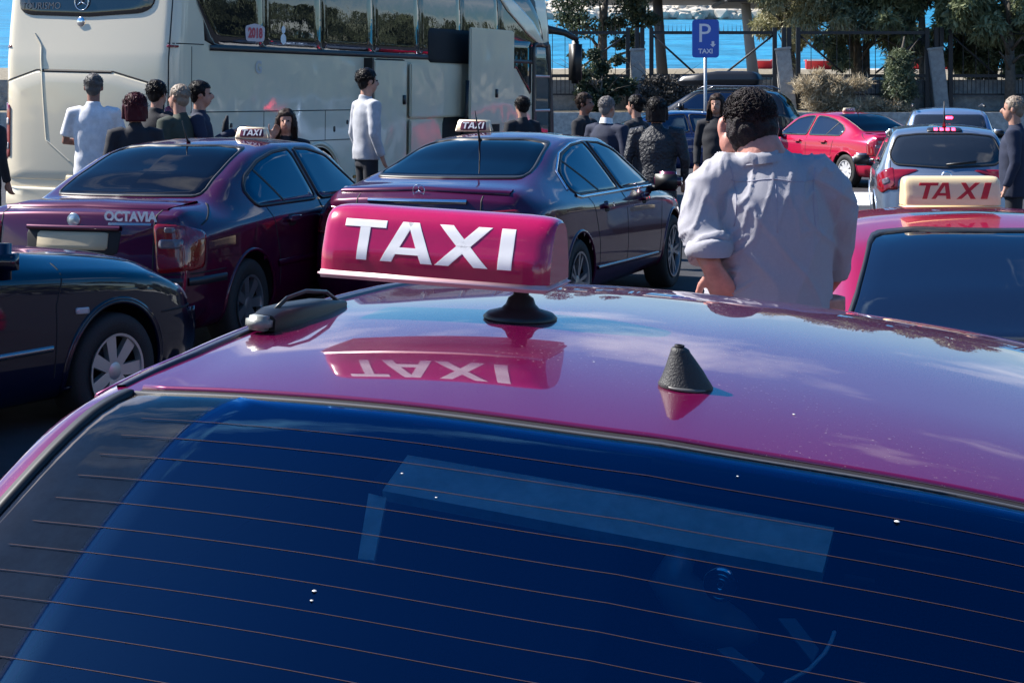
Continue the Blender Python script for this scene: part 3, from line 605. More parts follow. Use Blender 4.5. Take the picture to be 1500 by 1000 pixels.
# open locker doors and dark openings
obj('door_opening', sk.panel([(5.0, .95), (6.02, .95), (6.02, 2.3), (5.0, 2.3)], 'R', .006, 3, .03, 40), DARKIN, t)
obj('door_opening', sk.panel([(6.75, 2.27), (9.5, 2.27), (9.5, 2.8), (6.75, 2.8)], 'R', .0185, 4, .05, 48), DARKIN, t)
def flap(name, y0, y1, z0, z1, out, th=.05, ang=0, lock=None, label=None):
    v, f = box(0, th, 0, y1-y0, z0, z1, .02); a = R(ang); v = [(BW+out+p[0]*math.cos(a)+p[1]*math.sin(a), y0+p[1]*math.cos(a)-p[0]*math.sin(a), p[2]) for p in v]
    o = obj(name, (v, f), CREAM, t, smooth=False)
    if label: o['label'] = label
    if lock:
        v, f = box(th+.002, th+.014, lock[0]-.05, lock[0]+.05, lock[1]-.07, lock[1]+.07, .01); v = [(BW+out+p[0]*math.cos(a)+p[1]*math.sin(a), y0+p[1]*math.cos(a)-p[0]*math.sin(a), p[2]) for p in v]; obj('lock', (v, f), BLK, o)
    return o
flap('locker_door', 4.75, 5.78, .55, 2.27, .10, lock=(.93, 1.7), label='open cream locker door with a dark edge')
obj('door_edge', box(BW, BW+.14, 4.70, 4.748, .5, 2.3), BLK, t, smooth=False)
flap('side_panel', 6.05, 7.85, 1.43, 2.25, .03)
obj('door_opening', sk.panel([(7.3, .5), (9.5, .5), (9.5, 1.42), (7.3, 1.42)], 'R', .0165, 4, .05, 48), DARKIN, t)
flap('side_panel', 6.05, 6.9, .6, 1.40, .03)
flap('entrance_door', 7.72, 9.45, 1.30, 2.84, .24, lock=(1.0, 1.8), label='cream plug door swung out from the side')
obj('door_arm', tube([(BW+.1, 7.7, .9), (BW+.26, 7.62, 1.5), (BW+.26, 7.66, 2.0)], .03, 8), BLK, t)
obj('window', sk.panel([(9.55, 1.95), (10.15, 2.25), (10.85, 1.75), (10.85, 2.7), (9.55, 2.7)], 'R', .012, 3, .04, 48), BGLS, t)
obj('front_door', sk.panel([(10.98, .45), (11.72, .45), (11.66, 2.62), (10.98, 2.62)], 'R', .014, 4, .05, 48), mat('door_glass', (.05, .07, .08), .03, 0, ior=1.9), t)
obj('door_frame', sk.ring([(10.98, .45), (11.72, .45), (11.66, 2.62), (10.98, 2.62)], .07, 'R', .03, .05), BLK, t)
obj('door_rail', join(*[sk.strip([(11.0, z), (11.68, z)], .05, 'R', .03, 6) for z in (.9, 1.5, 2.1)]), mat('brushed_steel', (.5, .5, .52), .3, .9), t)
obj('front_post', sk.strip([(11.86, .4), (11.84, 1.4), (11.7, 2.2), (11.55, 2.7)], .14, 'R', .03, 8), BLK, t)
obj('windscreen', sk.panel([(-1.1, 1.1), (1.1, 1.1), (1.08, 3.1), (-1.08, 3.1)], 'F', .01, 5, .15, 64), BGLS, t)
obj('headlight', join(*[sk.panel([(s*.75, .65), (s*1.1, .65), (s*1.1, .95), (s*.75, .9)], 'F', .01, 3, .04, 32) for s in (1, -1)]), CLEARL, t)
# hanging mirror
arm = tube([(BW-.45, 11.55, 3.02), (BW-.25, 11.85, 2.98), (BW+.05, 12.3, 2.90), (BW+.22, 12.5, 2.78)], [.07, .08, .06, .05], 10)
mo = obj('mirror_arm', arm, BLK, t); v, f = box(BW+.06, BW+.30, 12.42, 12.60, 1.98, 2.76, .06); obj('mirror', (v, f), BLK, t)
# rear face
obj('rear_window', sk.panel([(-1.05, 2.79), (-.9, 2.73), (0, 2.70), (.78, 2.74), (.93, 2.82), (.98, 3.2), (.9, 3.5), (-.98, 3.5), (-1.08, 3.2)], 'B', .012, 5, .08, 80), BGLS, t)
H_ = [(-1.19, 1.05), (-1.2, 1.92), (-.72, 2.06), (.42, 2.04), (1.12, 1.86), (1.12, .8)]
obj('engine_hatch', sk.panel([(-1.17, .72), (-1.18, 1.90), (-.71, 2.04), (.42, 2.02), (1.10, 1.85), (1.10, .72)], 'B', .010, 5, .04, 80), CREAM, t)
obj('hatch_seam', sk.strip(H_, .022, 'B', .003, 20), SEAM, t); obj('hatch_recess', sk.strip([(-.66, 2.045), (.40, 2.03)], .035, 'B', .011, 20), SEAM, t)
obj('panel_crease', sk.strip([(-.78, 2.5), (-.66, 2.35), (-.62, 1.9), (-.55, 1.2), (-.2, .95)], .02, 'B', .016, 20), CREAM, t)
obj('body_seam', sk.strip([(1.17, .9), (1.17, 3.3)], .016, 'B', .003, 30), SEAM, t)
def emblem(parent, c, r, yoff, tilt=0, m=CHR, nm='star_emblem', thick=.12):
    a = np.linspace(0, 2*math.pi, 33); ring = tube([(math.cos(q)*r, 0, math.sin(q)*r) for q in a], r*.075, 6, False)
    sp = [tube([(0, 0, 0), (math.cos(R(90+120*k))*r*.95, 0, math.sin(R(90+120*k))*r*.95)], [r*.13, r*.02], 6) for k in range(3)]
    return obj(nm, join(ring, *sp), m, parent, loc=c, rot=(tilt, 0, 0))
p = sk.hit((-.1, 2.88), 'B', .03); emblem(t, p, .10, 0)
p = sk.hit((-.1, 2.64), 'B', .012); obj('lock', lathe([(.001, -.01), (.05, -.01), (.06, 0)], 20, 'y'), CHR, t, loc=p)
p = sk.hit((-.72, 2.8), 'B', .02); obj('lettering', textmesh('TOURISMO', .12), mat('grey_letter', (.12, .12, .13), .4, .5), t, smooth=False, loc=p, rot=(R(84), 0, 0))
for s in (-1, 1):
    w_ = obj('tail_lamp_cluster', sk.panel([(s*1.245, .95), (s*1.13, .98), (s*1.13, 1.62), (s*1.245, 1.66)], 'B', .012, 4, .03, 48), REDL, t)
    for z in (1.12, 1.42): obj('lamp', sk.panel([(s*1.215, z-.04), (s*1.15, z-.04), (s*1.15, z+.04), (s*1.215, z+.04)], 'B', .018, 2, .02, 24), CLEARL, w_)
    obj('side_marker', sk.panel([(s*1.25, 2.33), (s*1.14, 2.33), (s*1.14, 2.36), (s*1.25, 2.36)], 'B', .010, 2, .01, 20), REDL, t)
obj('rear_bumper', sk.panel([(-1.2, .36), (1.2, .36), (1.2, .62), (-1.2, .62)], 'B', .03, 4, .05, 48), CREAM, t)
obj('number_plate', sk.panel([(-.26, .66), (.26, .66), (.26, .78), (-.26, .78)], 'B', .02, 2, .01, 32), mat('tan_plate', (.45, .38, .26), .5), t)
# stickers inside the last window: red number and small white figure
p = sk.hit((1.75, 2.5), 'R', .02); o = obj('sticker', textmesh('2018', .17, 0, .009), mat('sticker_red', (.55, .05, .08), .5), t, smooth=False, loc=p, rot=(R(90), 0, R(90)))
rb = smooth_poly([(-.22, -.05), (.22, -.05), (.24, .14), (0, .18), (-.24, .14)], .05, 40); q = sk.hit((1.75, 2.5), 'R', .016)
obj('sticker_ground', ([(q.x, q.y+a, q.z+b) for a, b in rb], [tuple(range(40))]), mat('sticker_pale', (.6, .5, .52), .5), t, smooth=False)
q = sk.hit((2.45, 2.5), 'R', .018); a1 = lathe([(.001, -.004), (.05, -.004)], 14, 'x'); a2 = lathe([(.001, -.004), (.07, -.004)], 14, 'x')
obj('sticker_figure', join(([(q.x+a, q.y+b, q.z+c+.12) for a, b, c in a1[0]], a1[1]), ([(q.x+a, q.y+b, q.z+c) for a, b, c in a2[0]], a2[1])), SW, t)
q = sk.hit((1.85, 2.05), 'R', .008); obj('faint_decal', textmesh('G', .22, 0, .008), mat('faint_grey', (.50, .50, .50), .4), t, smooth=False, loc=q, rot=(R(90), 0, R(90)))

# ---------------------------------------------------------------- cars
SED = dict(Y=[0, .15, .55, 1.0, 1.5, 2.0, 2.5, 2.9, 3.35, 3.9, 4.3, 4.5], w=.865,
           zt=[.99, 1.03, 1.05, 1.22, 1.385, 1.43, 1.42, 1.32, 1.03, .93, .80, .66], zs=[.82, .87, .905, .92, .93, .93, .925, .92, .90, .82, .70, .55],
           drop=[.03, .03, .035, .05, .065, .065, .06, .05, .03, .05, .06, .05], wr=[.70, .69, .66, .62, .59, .585, .58, .59, .66, .66, .62, .55])
EXE = dict(Y=[0, .12, .5, .95, 1.5, 2.1, 2.7, 3.1, 3.65, 4.3, 4.75, 4.92], w=.93,
           zt=[1.02, 1.08, 1.125, 1.235, 1.39, 1.45, 1.43, 1.34, 1.06, .96, .82, .62], zs=[.86, .93, .965, .96, .94, .93, .92, .915, .89, .82, .68, .5],
           drop=[.04, .035, .035, .05, .07, .07, .06, .05, .03, .05, .06, .05], wr=[.70, .70, .69, .63, .58, .57, .58, .60, .70, .70, .66, .55], bow=.16)
HAT = dict(Y=[0, .08, .22, .42, .75, 1.6, 2.3, 2.8, 3.3, 3.75, 4.0], w=.85,
           zt=[.90, 1.02, 1.24, 1.42, 1.47, 1.485, 1.44, 1.22, .99, .85, .65], zs=[.80, .86, .92, .94, .95, .95, .93, .91, .88, .74, .55],
           drop=[.04, .05, .06, .06, .065, .065, .06, .05, .04, .05, .05], wr=[.70, .70, .66, .62, .60, .59, .59, .63, .66, .62, .55], bow=.16, lean=.12)
SUVS = dict(Y=[0, .08, .25, .55, 1.1, 2.0, 2.7, 3.1, 3.6, 4.2, 4.6], w=.92,
            zt=[1.0, 1.15, 1.40, 1.60, 1.66, 1.68, 1.63, 1.42, 1.14, 1.02, .80], zs=[.95, 1.0, 1.05, 1.07, 1.08, 1.08, 1.06, 1.04, 1.0, .90, .7],
            drop=[.04, .05, .06, .07, .075, .075, .07, .06, .04, .05, .05], wr=[.74, .72, .68, .64, .62, .61, .62, .66, .70, .66, .6], low=.28)
def bmesh_body(t, spec, pm, axles, wr_, wz=.315, ar=.37):
    b = obj('body', car_body(spec), pm, t); sk = Skin(b); cut_arches(b, axles, wz, ar, spec['w']); return b, sk
def side_glass(t, sk, polys, frame=None, fw=.02, m=GLS, seams=(), sides=('R', 'L')):
    for s in sides:
        for i, P in enumerate(polys):
            g = obj('window', sk.panel(P, s, .006, 5, .035, 56), m, t)
            obj('window_frame', sk.ring(P, fw, s, .009, .035, 56), frame or BLK, g)
        for L in seams: obj('door_gap', sk.strip(L, .011, s, .0015, 8), SEAM, t)
def handle(t, sk, y, z, m, sides=('R', 'L')):
    for s in sides:
        a = sk.panel([(y-.10, z-.022), (y+.10, z-.016), (y+.10, z+.016), (y-.10, z+.022)], s, .035, 3, .02, 32)
        obj('door_handle', a, m, t); obj('handle_recess', sk.panel([(y-.07, z-.05), (y+.06, z-.05), (y+.06, z+.035), (y-.07, z+.035)], s, .002, 3, .035, 32), SEAM, t)
def lamps(t, sk, Bp, Rp, m=REDL, inner=()):
    for sg, s in ((1, 'R'), (-1, 'L')):
        parts = []
        if Bp: parts.append(sk.panel([(sg*x, z) for x, z in Bp], 'B', .008, 5, .03, 48))
        if Rp: parts.append(sk.panel(Rp, s, .008, 5, .03, 48))
        L = obj('tail_lamp', join(*parts), m, t)
        for P in inner: obj('lamp_lens', sk.panel([(sg*x, z) for x, z in P], 'B', .012, 3, .02, 32), SMOKE, L)
def front_face(t, sk, w, z0=.5, zh=.66):
    for sg in (1, -1): obj('headlight', sk.panel([(sg*w*.52, zh-.06), (sg*w*.86, zh-.03), (sg*w*.88, zh+.07), (sg*w*.55, zh+.04)], 'F', .008, 4, .04, 48), CLEARL, t)
    obj('grille', sk.panel([(-w*.42, z0-.03), (w*.42, z0-.03), (w*.45, zh+.03), (-w*.45, zh+.03)], 'F', .006, 4, .05, 48), BLK, t)
def car_thing(label, cat, X, D, heading, z=0., name='parked_car', group='cars standing in the car park'):
    return thing(name, label, cat, (X, D, z), rz=-R(heading), group=group)
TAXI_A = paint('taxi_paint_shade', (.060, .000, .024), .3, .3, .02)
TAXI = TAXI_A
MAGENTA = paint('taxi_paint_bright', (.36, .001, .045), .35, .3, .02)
NAVY = paint('navy_lacquer', (.001, .002, .018), .0, .3, .02)
SILV = paint('silver_blue_paint', (.20, .25, .34), .6, .32, .04)
SILV2 = paint('steel_blue_paint', (.22, .30, .46), .6, .32, .04)
GREYB = paint('dark_grey_paint', (.02, .022, .028), .4, .3, .03)
BLUEC = paint('blue_paint', (.012, .04, .14), .4, .3, .03)

def saloon(label, X, D, hd, pm, z=0., lid=True, details='full', spokes=7, rim=.2, wheelr=.315, dbl=False, platem=None, frame=None, double=False, cat='taxi', name='taxi', group='taxis waiting in the rank', rimm=None, spec=SED, sides=('R', 'L'), gw=.92, ant=True, quarter=True, gb=1., gm=None):
    t = car_thing(label, cat, X, D, hd, z, name, group)
    b, sk = bmesh_body(t, spec, pm, [.92, 3.55], None)
    for y in (.92, 3.55):
        for s in (1, -1): wheel(t, s*(.865-.13), y, .315, wheelr, s, rim, spokes, .2, double=dbl, rimm=rimm)
    rg = [(-.60*gw*gb, 1.068), (.60*gw*gb, 1.068), (.53*gw, 1.355), (.3, 1.375), (-.3, 1.375), (-.53*gw, 1.355)]
    g = obj('rear_window', sk.panel(rg, 'B', .006, 8, .04, 96), gm or GLD, t); obj('window_seal', sk.ring(rg, .011, 'B', .008, .04, 96), BLK, g)
    obj('windscreen', sk.panel([(-.62, 1.05), (.62, 1.05), (.55, 1.34), (-.55, 1.34)], 'F', .006, 6, .05, 72), GLS, t)
    w1 = [(1.13, .985), (1.08, 1.08), (1.20, 1.17), (1.46, 1.265), (1.75, 1.32), (2.06, 1.340), (2.12, .985)]
    if not quarter: w1 = [(1.62, .985), (1.56, 1.15), (1.66, 1.30), (1.80, 1.34), (2.06, 1.350), (2.12, .985)]
    w2 = [(2.21, .985), (2.15, 1.340), (2.40, 1.33), (2.72, 1.27), (3.16, .985)]
    side_glass(t, sk, [w1, w2], frame, .02, seams=[[(2.165, .98), (2.165, .34)], [(3.28, .93), (3.2, .6), (3.2, .34)], [(1.25, .97), (1.30, .82), (1.36, .60), (1.38, .40)], [(.62, 1.02), (.40, .93), (.30, .90)]], sides=sides)
    for s in (sides if quarter else ()): obj('quarter_divider', sk.strip([(1.34, 1.215), (1.56, .985)], .022, s, .010, 8), BLK, t)
    for y in (1.58, 2.42): handle(t, sk, y, .86, pm, sides)
    lamps(t, sk, [(.56, .92), (.74, .91), (.795, .84), (.80, .62), (.60, .60)], [(.10, .61), (.25, .63), (.29, .86), (.13, .91)], inner=[[(.60, .76), (.75, .76), (.75, .82), (.60, .82)], [(.63, .86), (.70, .86), (.70, .895), (.63, .895)]])
    front_face(t, sk, .865)
    obj('lid_gap', sk.strip([(-.57, 1.02), (-.565, .92), (-.57, .60), (.57, .60), (.565, .92), (.57, 1.02)], .011, 'B', .002, 14), SEAM, t)
    obj('lid_lip', sk.strip([(-.60, 1.015), (0, 1.03), (.60, 1.015)], .03, 'B', .012, 20), pm, t)
    obj('plate_recess', sk.panel([(-.33, .715), (.33, .715), (.35, .875), (-.35, .875)], 'B', .003, 3, .03, 48), SEAM, t)
    obj('lid_handle', sk.strip([(-.34, .885), (.34, .885)], .03, 'B', .025, 20), pm, t)
    obj('number_plate', sk.panel([(-.26, .745), (.26, .745), (.26, .86), (-.26, .86)], 'B', .012, 2, .006, 40), platem or mat('tan_plate', (.45, .38, .26), .5), t)
    obj('bumper_strip', join(sk.strip([(-.80, .545), (.80, .545)], .055, 'B', .012, 30), *[sk.strip([(.10, .545), (.52, .545)], .055, s, .012, 8) for s in 'RL']), mat('bumper_rubber', (.02, .02, .028), .35), t)
    obj('bumper_gap', join(sk.strip([(-.80, .595), (.80, .595)], .010, 'B', .002, 30), *[sk.strip([(.07, .595), (.52, .60)], .010, s, .002, 8) for s in 'RL']), SEAM, t)
    [obj('side_strip', sk.strip(q_, .05, s, .012, 10), pm, t) for s in 'RL' for q_ in ([(1.32, .56), (2.15, .56)], [(2.18, .56), (3.15, .56)])]
    mirror_pair(t, 3.02, 1.0, .83, pm, BLK)
    p = sk.hit((0, .935), 'B', .006); obj('badge', lathe([(.001, -.012), (.03, -.011), (.036, -.006), (.043, -.010), (.046, 0)], 28, 'y'), mat('badge_silver', (.55, .6, .62), .3, .7), t, loc=p)
    a = sk.hit((0, 1.62), 'T', 0.)
    if ant: obj('antenna', tube([a, a+Vector((0, -.02, .02)), a+Vector((0, -.10, .16))], [.018, .008, .003], 8), BLK, t)
    return t, sk, b
# 1. burgundy liftback taxi at left
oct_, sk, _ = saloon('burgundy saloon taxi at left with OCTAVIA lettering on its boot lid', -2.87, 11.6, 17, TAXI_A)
LETC = mat('letter_chrome', (.75, .76, .8), .35, .3)
p = sk.hit((.40, .935), 'B', .006); obj('lettering', textmesh('OCTAVIA', .085, 0, .004), LETC, oct_, smooth=False, loc=p, rot=(R(90), 0, R(3)))
p = sk.hit((.40, .915), 'B', .006); obj('lettering_strip', box(-.15, .15, -.003, 0, -.008, .008), CHR, oct_, smooth=False, loc=p, rot=(0, 0, R(4)))
def w2l(t): return Matrix.Translation(t.location) @ t.rotation_euler.to_matrix().to_4x4()
def on_roof(t, x, y, z): return w2l(t) @ Vector((x, y, z))
SIGNBODY = mat('sign_cream', (.80, .68, .48), .35, coat=.4); MAROON = mat('sign_maroon', (.10, .008, .03), .35); LETW = mat('letter_white', (.85, .85, .85), .4); LETR = mat('letter_red', (.55, .015, .02), .4)
def prism_sign(loc, rot, w, h, label, panel=True):
    t = thing('taxi_sign', label, 'taxi sign', loc, group='lit-type taxi roof signs', rot=rot); d = h*.85
    v = [(-w/2, -d/2, 0), (w/2, -d/2, 0), (w/2, d/2, 0), (-w/2, d/2, 0), (-w*.42, -d*.2, h), (w*.42, -d*.2, h), (w*.42, d*.2, h), (-w*.42, d*.2, h)]
    bm = bmesh.new(); vs = [bm.verts.new(p) for p in v]
    for f in ((0, 3, 2, 1), (4, 5, 6, 7), (0, 1, 5, 4), (1, 2, 6, 5), (2, 3, 7, 6), (3, 0, 4, 7)): bm.faces.new([vs[i] for i in f])
    bmesh.ops.bevel(bm, geom=bm.edges[:], offset=h*.07, segments=3, affect='EDGES'); b = obj('sign_body', bm, SIGNBODY, t); s = Skin(b)
    if panel: obj('name_panel', s.panel([(-w*.36, h*.12), (w*.36, h*.12), (w*.33, h*.88), (-w*.33, h*.88)], 'B', .002, 2, .008, 40), MAROON, t)
    for ch, a, c in [('T', -.30, -.13), ('A', -.13, .05), ('X', .05, .21), ('I', .245, .285)]:
        polys, gw = glyph(ch); z0, z1 = h*.24, h*.78
        ms = [s.panel([(w*(a+(c-a)*x/gw)+.18*(zz-.5)*(z1-z0), z0+(z1-z0)*zz) for x, zz in pl], 'B', .006, 2, None, sink=0) for pl in polys]
        obj('letter', join(*ms), LETW, t, smooth=False)
    return t
prism_sign(on_roof(oct_, .32, 2.05, 1.425), (0, 0, -R(12)), .27, .085, 'small cream TAXI sign with maroon panel on the left burgundy saloon')

# 2. dark burgundy executive saloon
ex = car_thing('dark burgundy executive saloon taxi with star badge and chrome window line', 'taxi', -.70, 12.75, 19.2, 0, 'taxi', 'taxis waiting in the rank')
PLUM = paint('plum_lacquer', (.060, .001, .026), .25, .28, .02)
b, sk = bmesh_body(ex, EXE, PLUM, [1.09, 4.03], None, .33, .385)
for y in (1.09, 4.03):
    for s in (1, -1): wheel(ex, s*(.93-.13), y, .33, .333, s, .235, 5, .22, double=True)
rg = [(-.60, 1.145), (.60, 1.145), (.50, 1.36), (.3, 1.39), (-.3, 1.39), (-.50, 1.36)]
g = obj('rear_window', sk.panel(rg, 'B', .006, 8, .05, 96), GLD, ex); obj('window_seal', sk.ring(rg, .016, 'B', .008, .05, 96), BLK, g)
obj('windscreen', sk.panel([(-.64, 1.08), (.64, 1.08), (.55, 1.35), (-.55, 1.35)], 'F', .006, 6, .05, 72), GLS, ex)
w1 = [(1.22, 1.00), (1.14, 1.05), (1.24, 1.16), (1.52, 1.275), (1.85, 1.34), (2.22, 1.36), (2.34, .985)]; w2 = [(2.44, .985), (2.32, 1.36), (2.60, 1.345), (2.95, 1.275), (3.48, .985)]
side_glass(ex, sk, [w1, w2], BLK, .016, seams=[[(2.39, .975), (2.40, .34)], [(3.60, .92), (3.52, .6), (3.52, .34)], [(1.42, .97), (1.50, .82), (1.58, .60), (1.60, .42)]])
for s in 'RL':
    obj('quarter_divider', sk.strip([(1.42, 1.235), (1.78, .99)], .026, s, .010, 8), BLK, ex)
    obj('chrome_line', sk.strip([(1.16, .985), (1.25, .968), (2.4, .962), (3.55, .955)], .022, s, .012, 16), CHR, ex)
    obj('chrome_line', sk.strip([(1.08, 1.03), (1.18, 1.165), (1.50, 1.295), (1.85, 1.358), (2.2, 1.376), (2.62, 1.362), (2.99, 1.285), (3.52, 1.0)], .010, s, .010, 8), CHR, ex)
    obj('sill_crease', sk.strip([(1.55, .40), (3.45, .36)], .03, s, .014, 20), PLUM, ex)
for y in (1.80, 2.95): handle(ex, sk, y, .875, PLUM)
lamps(ex, sk, [(.50, .92), (.74, .94), (.84, .76), (.56, .74)], [(.05, .72), (.36, .78), (.34, .87), (.12, .885)])
obj('lid_gap', sk.strip([(-.48, 1.03), (-.49, .88), (-.46, .60), (.46, .60), (.49, .88), (.48, 1.03)], .011, 'B', .002, 14), SEAM, ex)
obj('lid_lip', sk.strip([(-.66, 1.05), (0, 1.075), (.66, 1.05)], .03, 'B', .014, 20), PLUM, ex)
obj('chrome_bar', sk.strip([(-.38, .985), (.38, .985)], .03, 'B', .022, 20), CHR, ex)
obj('plate_recess', sk.panel([(-.32, .68), (.32, .68), (.34, .83), (-.34, .83)], 'B', .003, 3, .03, 48), SEAM, ex)
obj('number_plate', sk.panel([(-.26, .69), (.26, .69), (.26, .80), (-.26, .80)], 'B', .012, 2, .006, 40), mat('tan_plate', (.45, .38, .26), .5), ex)
obj('bumper_gap', join(sk.strip([(-.84, .60), (.84, .60)], .012, 'B', .002, 30), *[sk.strip([(.06, .62), (.6, .60)], .01, s, .002, 8) for s in 'RL']), SEAM, ex)
mirror_pair(ex, 3.32, 1.0, .90, PLUM, BLK); front_face(ex, sk, .93)
emblem(ex, sk.hit((0, 1.045), 'B', .02), .045, 0)
a = sk.hit((-.05, 1.50), 'T', 0); obj('antenna', tube([a, a+Vector((0, -.02, .02)), a+Vector((0, -.12, .24))], [.02, .01, .004], 8), BLK, ex)
prism_sign(on_roof(ex, -.38, 2.25, 1.445), (0, 0, -R(14)), .32, .10, 'white framed TAXI sign on the dark executive saloon in the middle')

# 3. navy-black car at the left edge, nose to the right
blk = car_thing('glossy navy black car cut by the left edge with silver alloy wheel', 'car', -4.67, 7.05, 30, -.07, 'parked_car')
sp = dict(SED); sp['zs'] = [z-.0 for z in SED['zs']]
b, sk = bmesh_body(blk, dict(SED, w=.87, Y=[0, .15, .45, .8, 1.25, 1.7, 2.1, 2.5, 2.95, 3.9, 4.3, 4.5]), NAVY, [.92, 3.55], None, .315, .375)
for y in (.92, 3.55):
    for s in (1, -1): wheel(blk, s*(.87-.12), y, .315, .318, s, .205, 7, .21, rimm=mat('alloy_pale', (.55, .54, .55), .35, .7))
g = obj('rear_window', sk.panel([(-.60, 1.07), (.60, 1.07), (.53, 1.36), (-.53, 1.36)], 'B', .006, 6, .04, 72), GLD, blk)
obj('windscreen', sk.panel([(-.62, 1.05), (.62, 1.05), (.55, 1.34), (-.55, 1.34)], 'F', .006, 6, .05, 72), GLS, blk)
side_glass(blk, sk, [[(.88, .985), (.82, 1.10), (.92, 1.23), (1.15, 1.325), (1.70, 1.350), (1.76, .985)], [(1.85, .985), (1.80, 1.350), (2.02, 1.345), (2.32, 1.26), (2.76, .985)]], CHR, .015, seams=[[(1.81, .98), (1.81, .34)], [(3.16, .93), (3.08, .72), (3.08, .34)]])
handle(blk, sk, 2.0, .85, NAVY); mirror_pair(blk, 2.55, 1.0, .84, NAVY, BLK, .18, .24); front_face(blk, sk, .87); lamps(blk, sk, [(.56, .92), (.76, .90), (.80, .62), (.60, .60)], None)
for s in 'RL':
    obj('side_strip', sk.strip([(1.3, .50), (2.15, .50), (3.05, .50)], .035, s, .012, 12), mat('steel_trim', (.3, .3, .33), .25, .9), blk)
    obj('arch_lip', sk.ring([(3.55+.385*math.cos(a), .315+.385*math.sin(a)) for a in np.linspace(-.1, math.pi+.1, 26)], .022, s, .006, .01), NAVY, blk)
    obj('side_marker', sk.panel([(3.22, .66), (3.32, .655), (3.32, .69), (3.22, .695)], s, .008, 2, .01, 24), CLEARL, blk)
[obj('bonnet_gap', sk.strip([(s*.62, 3.35), (s*.66, 3.8), (s*.60, 4.25)], .012, 'T', .002, 16), SEAM, blk) for s in (1, -1)]
[obj('front_bumper_gap', sk.strip([(3.93, .60), (4.2, .60), (4.42, .60)], .012, s, .002, 10), SEAM, blk) for s in 'RL']

# 4. taxi at the right edge (roof and rear screen in view)
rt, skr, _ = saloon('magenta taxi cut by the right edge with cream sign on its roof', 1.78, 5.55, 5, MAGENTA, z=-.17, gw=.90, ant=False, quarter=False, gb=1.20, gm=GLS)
for s in (1, -1): obj('roof_seam', skr.strip([(s*.545, 1.52), (s*.55, 2.0), (s*.545, 2.6)], .014, 'T', .003, 12), SEAM, rt)

# 5. silver hatchback, 6. steel blue estate behind it
ht = car_thing('silver blue hatchback seen from behind with brake light on', 'car', 5.22, 21.3, 10, -.10, 'parked_car')
b, sk = bmesh_body(ht, HAT, SILV, [.72, 3.2], None, .31, .36)
for y in (.72, 3.2):
    for s in (1, -1): wheel(ht, s*.72, y, .31, .31, s, .19, 7, .2)
rg = [(-.60, 1.02), (0, .985), (.60, 1.02), (.66, 1.12), (.57, 1.335), (.3, 1.365), (-.3, 1.365), (-.57, 1.335), (-.66, 1.12)]
g = obj('rear_window', sk.panel(rg, 'B', .008, 6, .06, 96), mat('hatch_glass', (.02, .025, .035), .03, 0, ior=1.7), ht); obj('window_seal', sk.ring(rg, .02, 'B', .010, .05, 96), BLK, g)
lamps(ht, sk, [(.62, .98), (.72, .95), (.82, .72), (.76, .66), (.60, .76)], [(.06, .70), (.30, .74), (.40, .86), (.22, .95), (.10, .96)], inner=[[(.66, .80), (.74, .76), (.76, .82), (.68, .86)]])
side_glass(ht, sk, [[(.55, 1.02), (.6, 1.2), (.8, 1.36), (1.5, 1.39), (1.55, 1.0)], [(1.64, 1.0), (1.6, 1.39), (2.3, 1.34), (2.95, 1.0)]])
LIT = mat('brake_lamp_lit', (.6, .01, .03), .3, emit=((1, .03, .08), 6))
bl = obj('brake_lamp_housing', sk.panel([(-.22, 1.40), (.22, 1.40), (.2, 1.445), (-.2, 1.445)], 'B', .012, 3, .02, 40), BLK, ht)
for k in range(4): obj('brake_lamp', sk.panel([(-.125+k*.07, 1.408), (-.08+k*.07, 1.408), (-.08+k*.07, 1.435), (-.125+k*.07, 1.435)], 'B', .018, 2, .01, 16), LIT, bl)
p = sk.hit((0, .88), 'B', .01); obj('badge', lathe([(.04, -.012), (.055, -.014), (.06, 0)], 24, 'y'), CHR, ht, loc=p)
p = sk.hit((0, .55), 'T', 0); obj('antenna', tube([p, p+Vector((0, -.04, .09)), p+Vector((0, -.05, .34))], [.03, .012, .004], 8), BLK, ht)
obj('number_plate', sk.panel([(-.26, .60), (.26, .60), (.26, .71), (-.26, .71)], 'B', .012, 2, .006, 40), mat('tan_plate', (.45, .38, .26), .5), ht)
obj('hatch_gap', sk.strip([(-.66, 1.06), (-.66, .9), (-.60, .74), (.60, .74), (.66, .9), (.66, 1.06)], .012, 'B', .002, 14), SEAM, ht)
obj('wiper', tube([sk.hit((0, 1.0), 'B', .03), sk.hit((.35, 1.04), 'B', .03)], .012, 6), BLK, ht)
mirror_pair(ht, 2.75, .98, .82, SILV, BLK); front_face(ht, sk, .85)
es = car_thing('steel blue estate car behind the silver hatchback', 'car', 7.45, 30.2, 12, .06, 'parked_car')
b, sk = bmesh_body(es, HAT, SILV2, [.72, 3.2], None, .31, .36)
for y in (.72, 3.2):
    for s in (1, -1): wheel(es, s*.72, y, .31, .31, s, .19, 7, .2)
g = obj('rear_window', sk.panel([(-.64, 1.05), (.64, 1.05), (.57, 1.36), (-.57, 1.36)], 'B', .008, 6, .06, 72), mat('hatch_glass', (.02, .025, .035), .03, 0, ior=1.7), es)
side_glass(es, sk, [[(.55, 1.02), (.6, 1.2), (.8, 1.36), (1.5, 1.39), (1.55, 1.0)], [(1.64, 1.0), (1.6, 1.39), (2.3, 1.34), (2.95, 1.0)]]); lamps(es, sk, [(.66, .98), (.74, .95), (.80, .70), (.66, .70)], None)
obj('brake_lamp', sk.panel([(-.06, 1.28), (.06, 1.28), (.06, 1.32), (-.06, 1.32)], 'B', .016, 2, .01, 24), LIT, es)
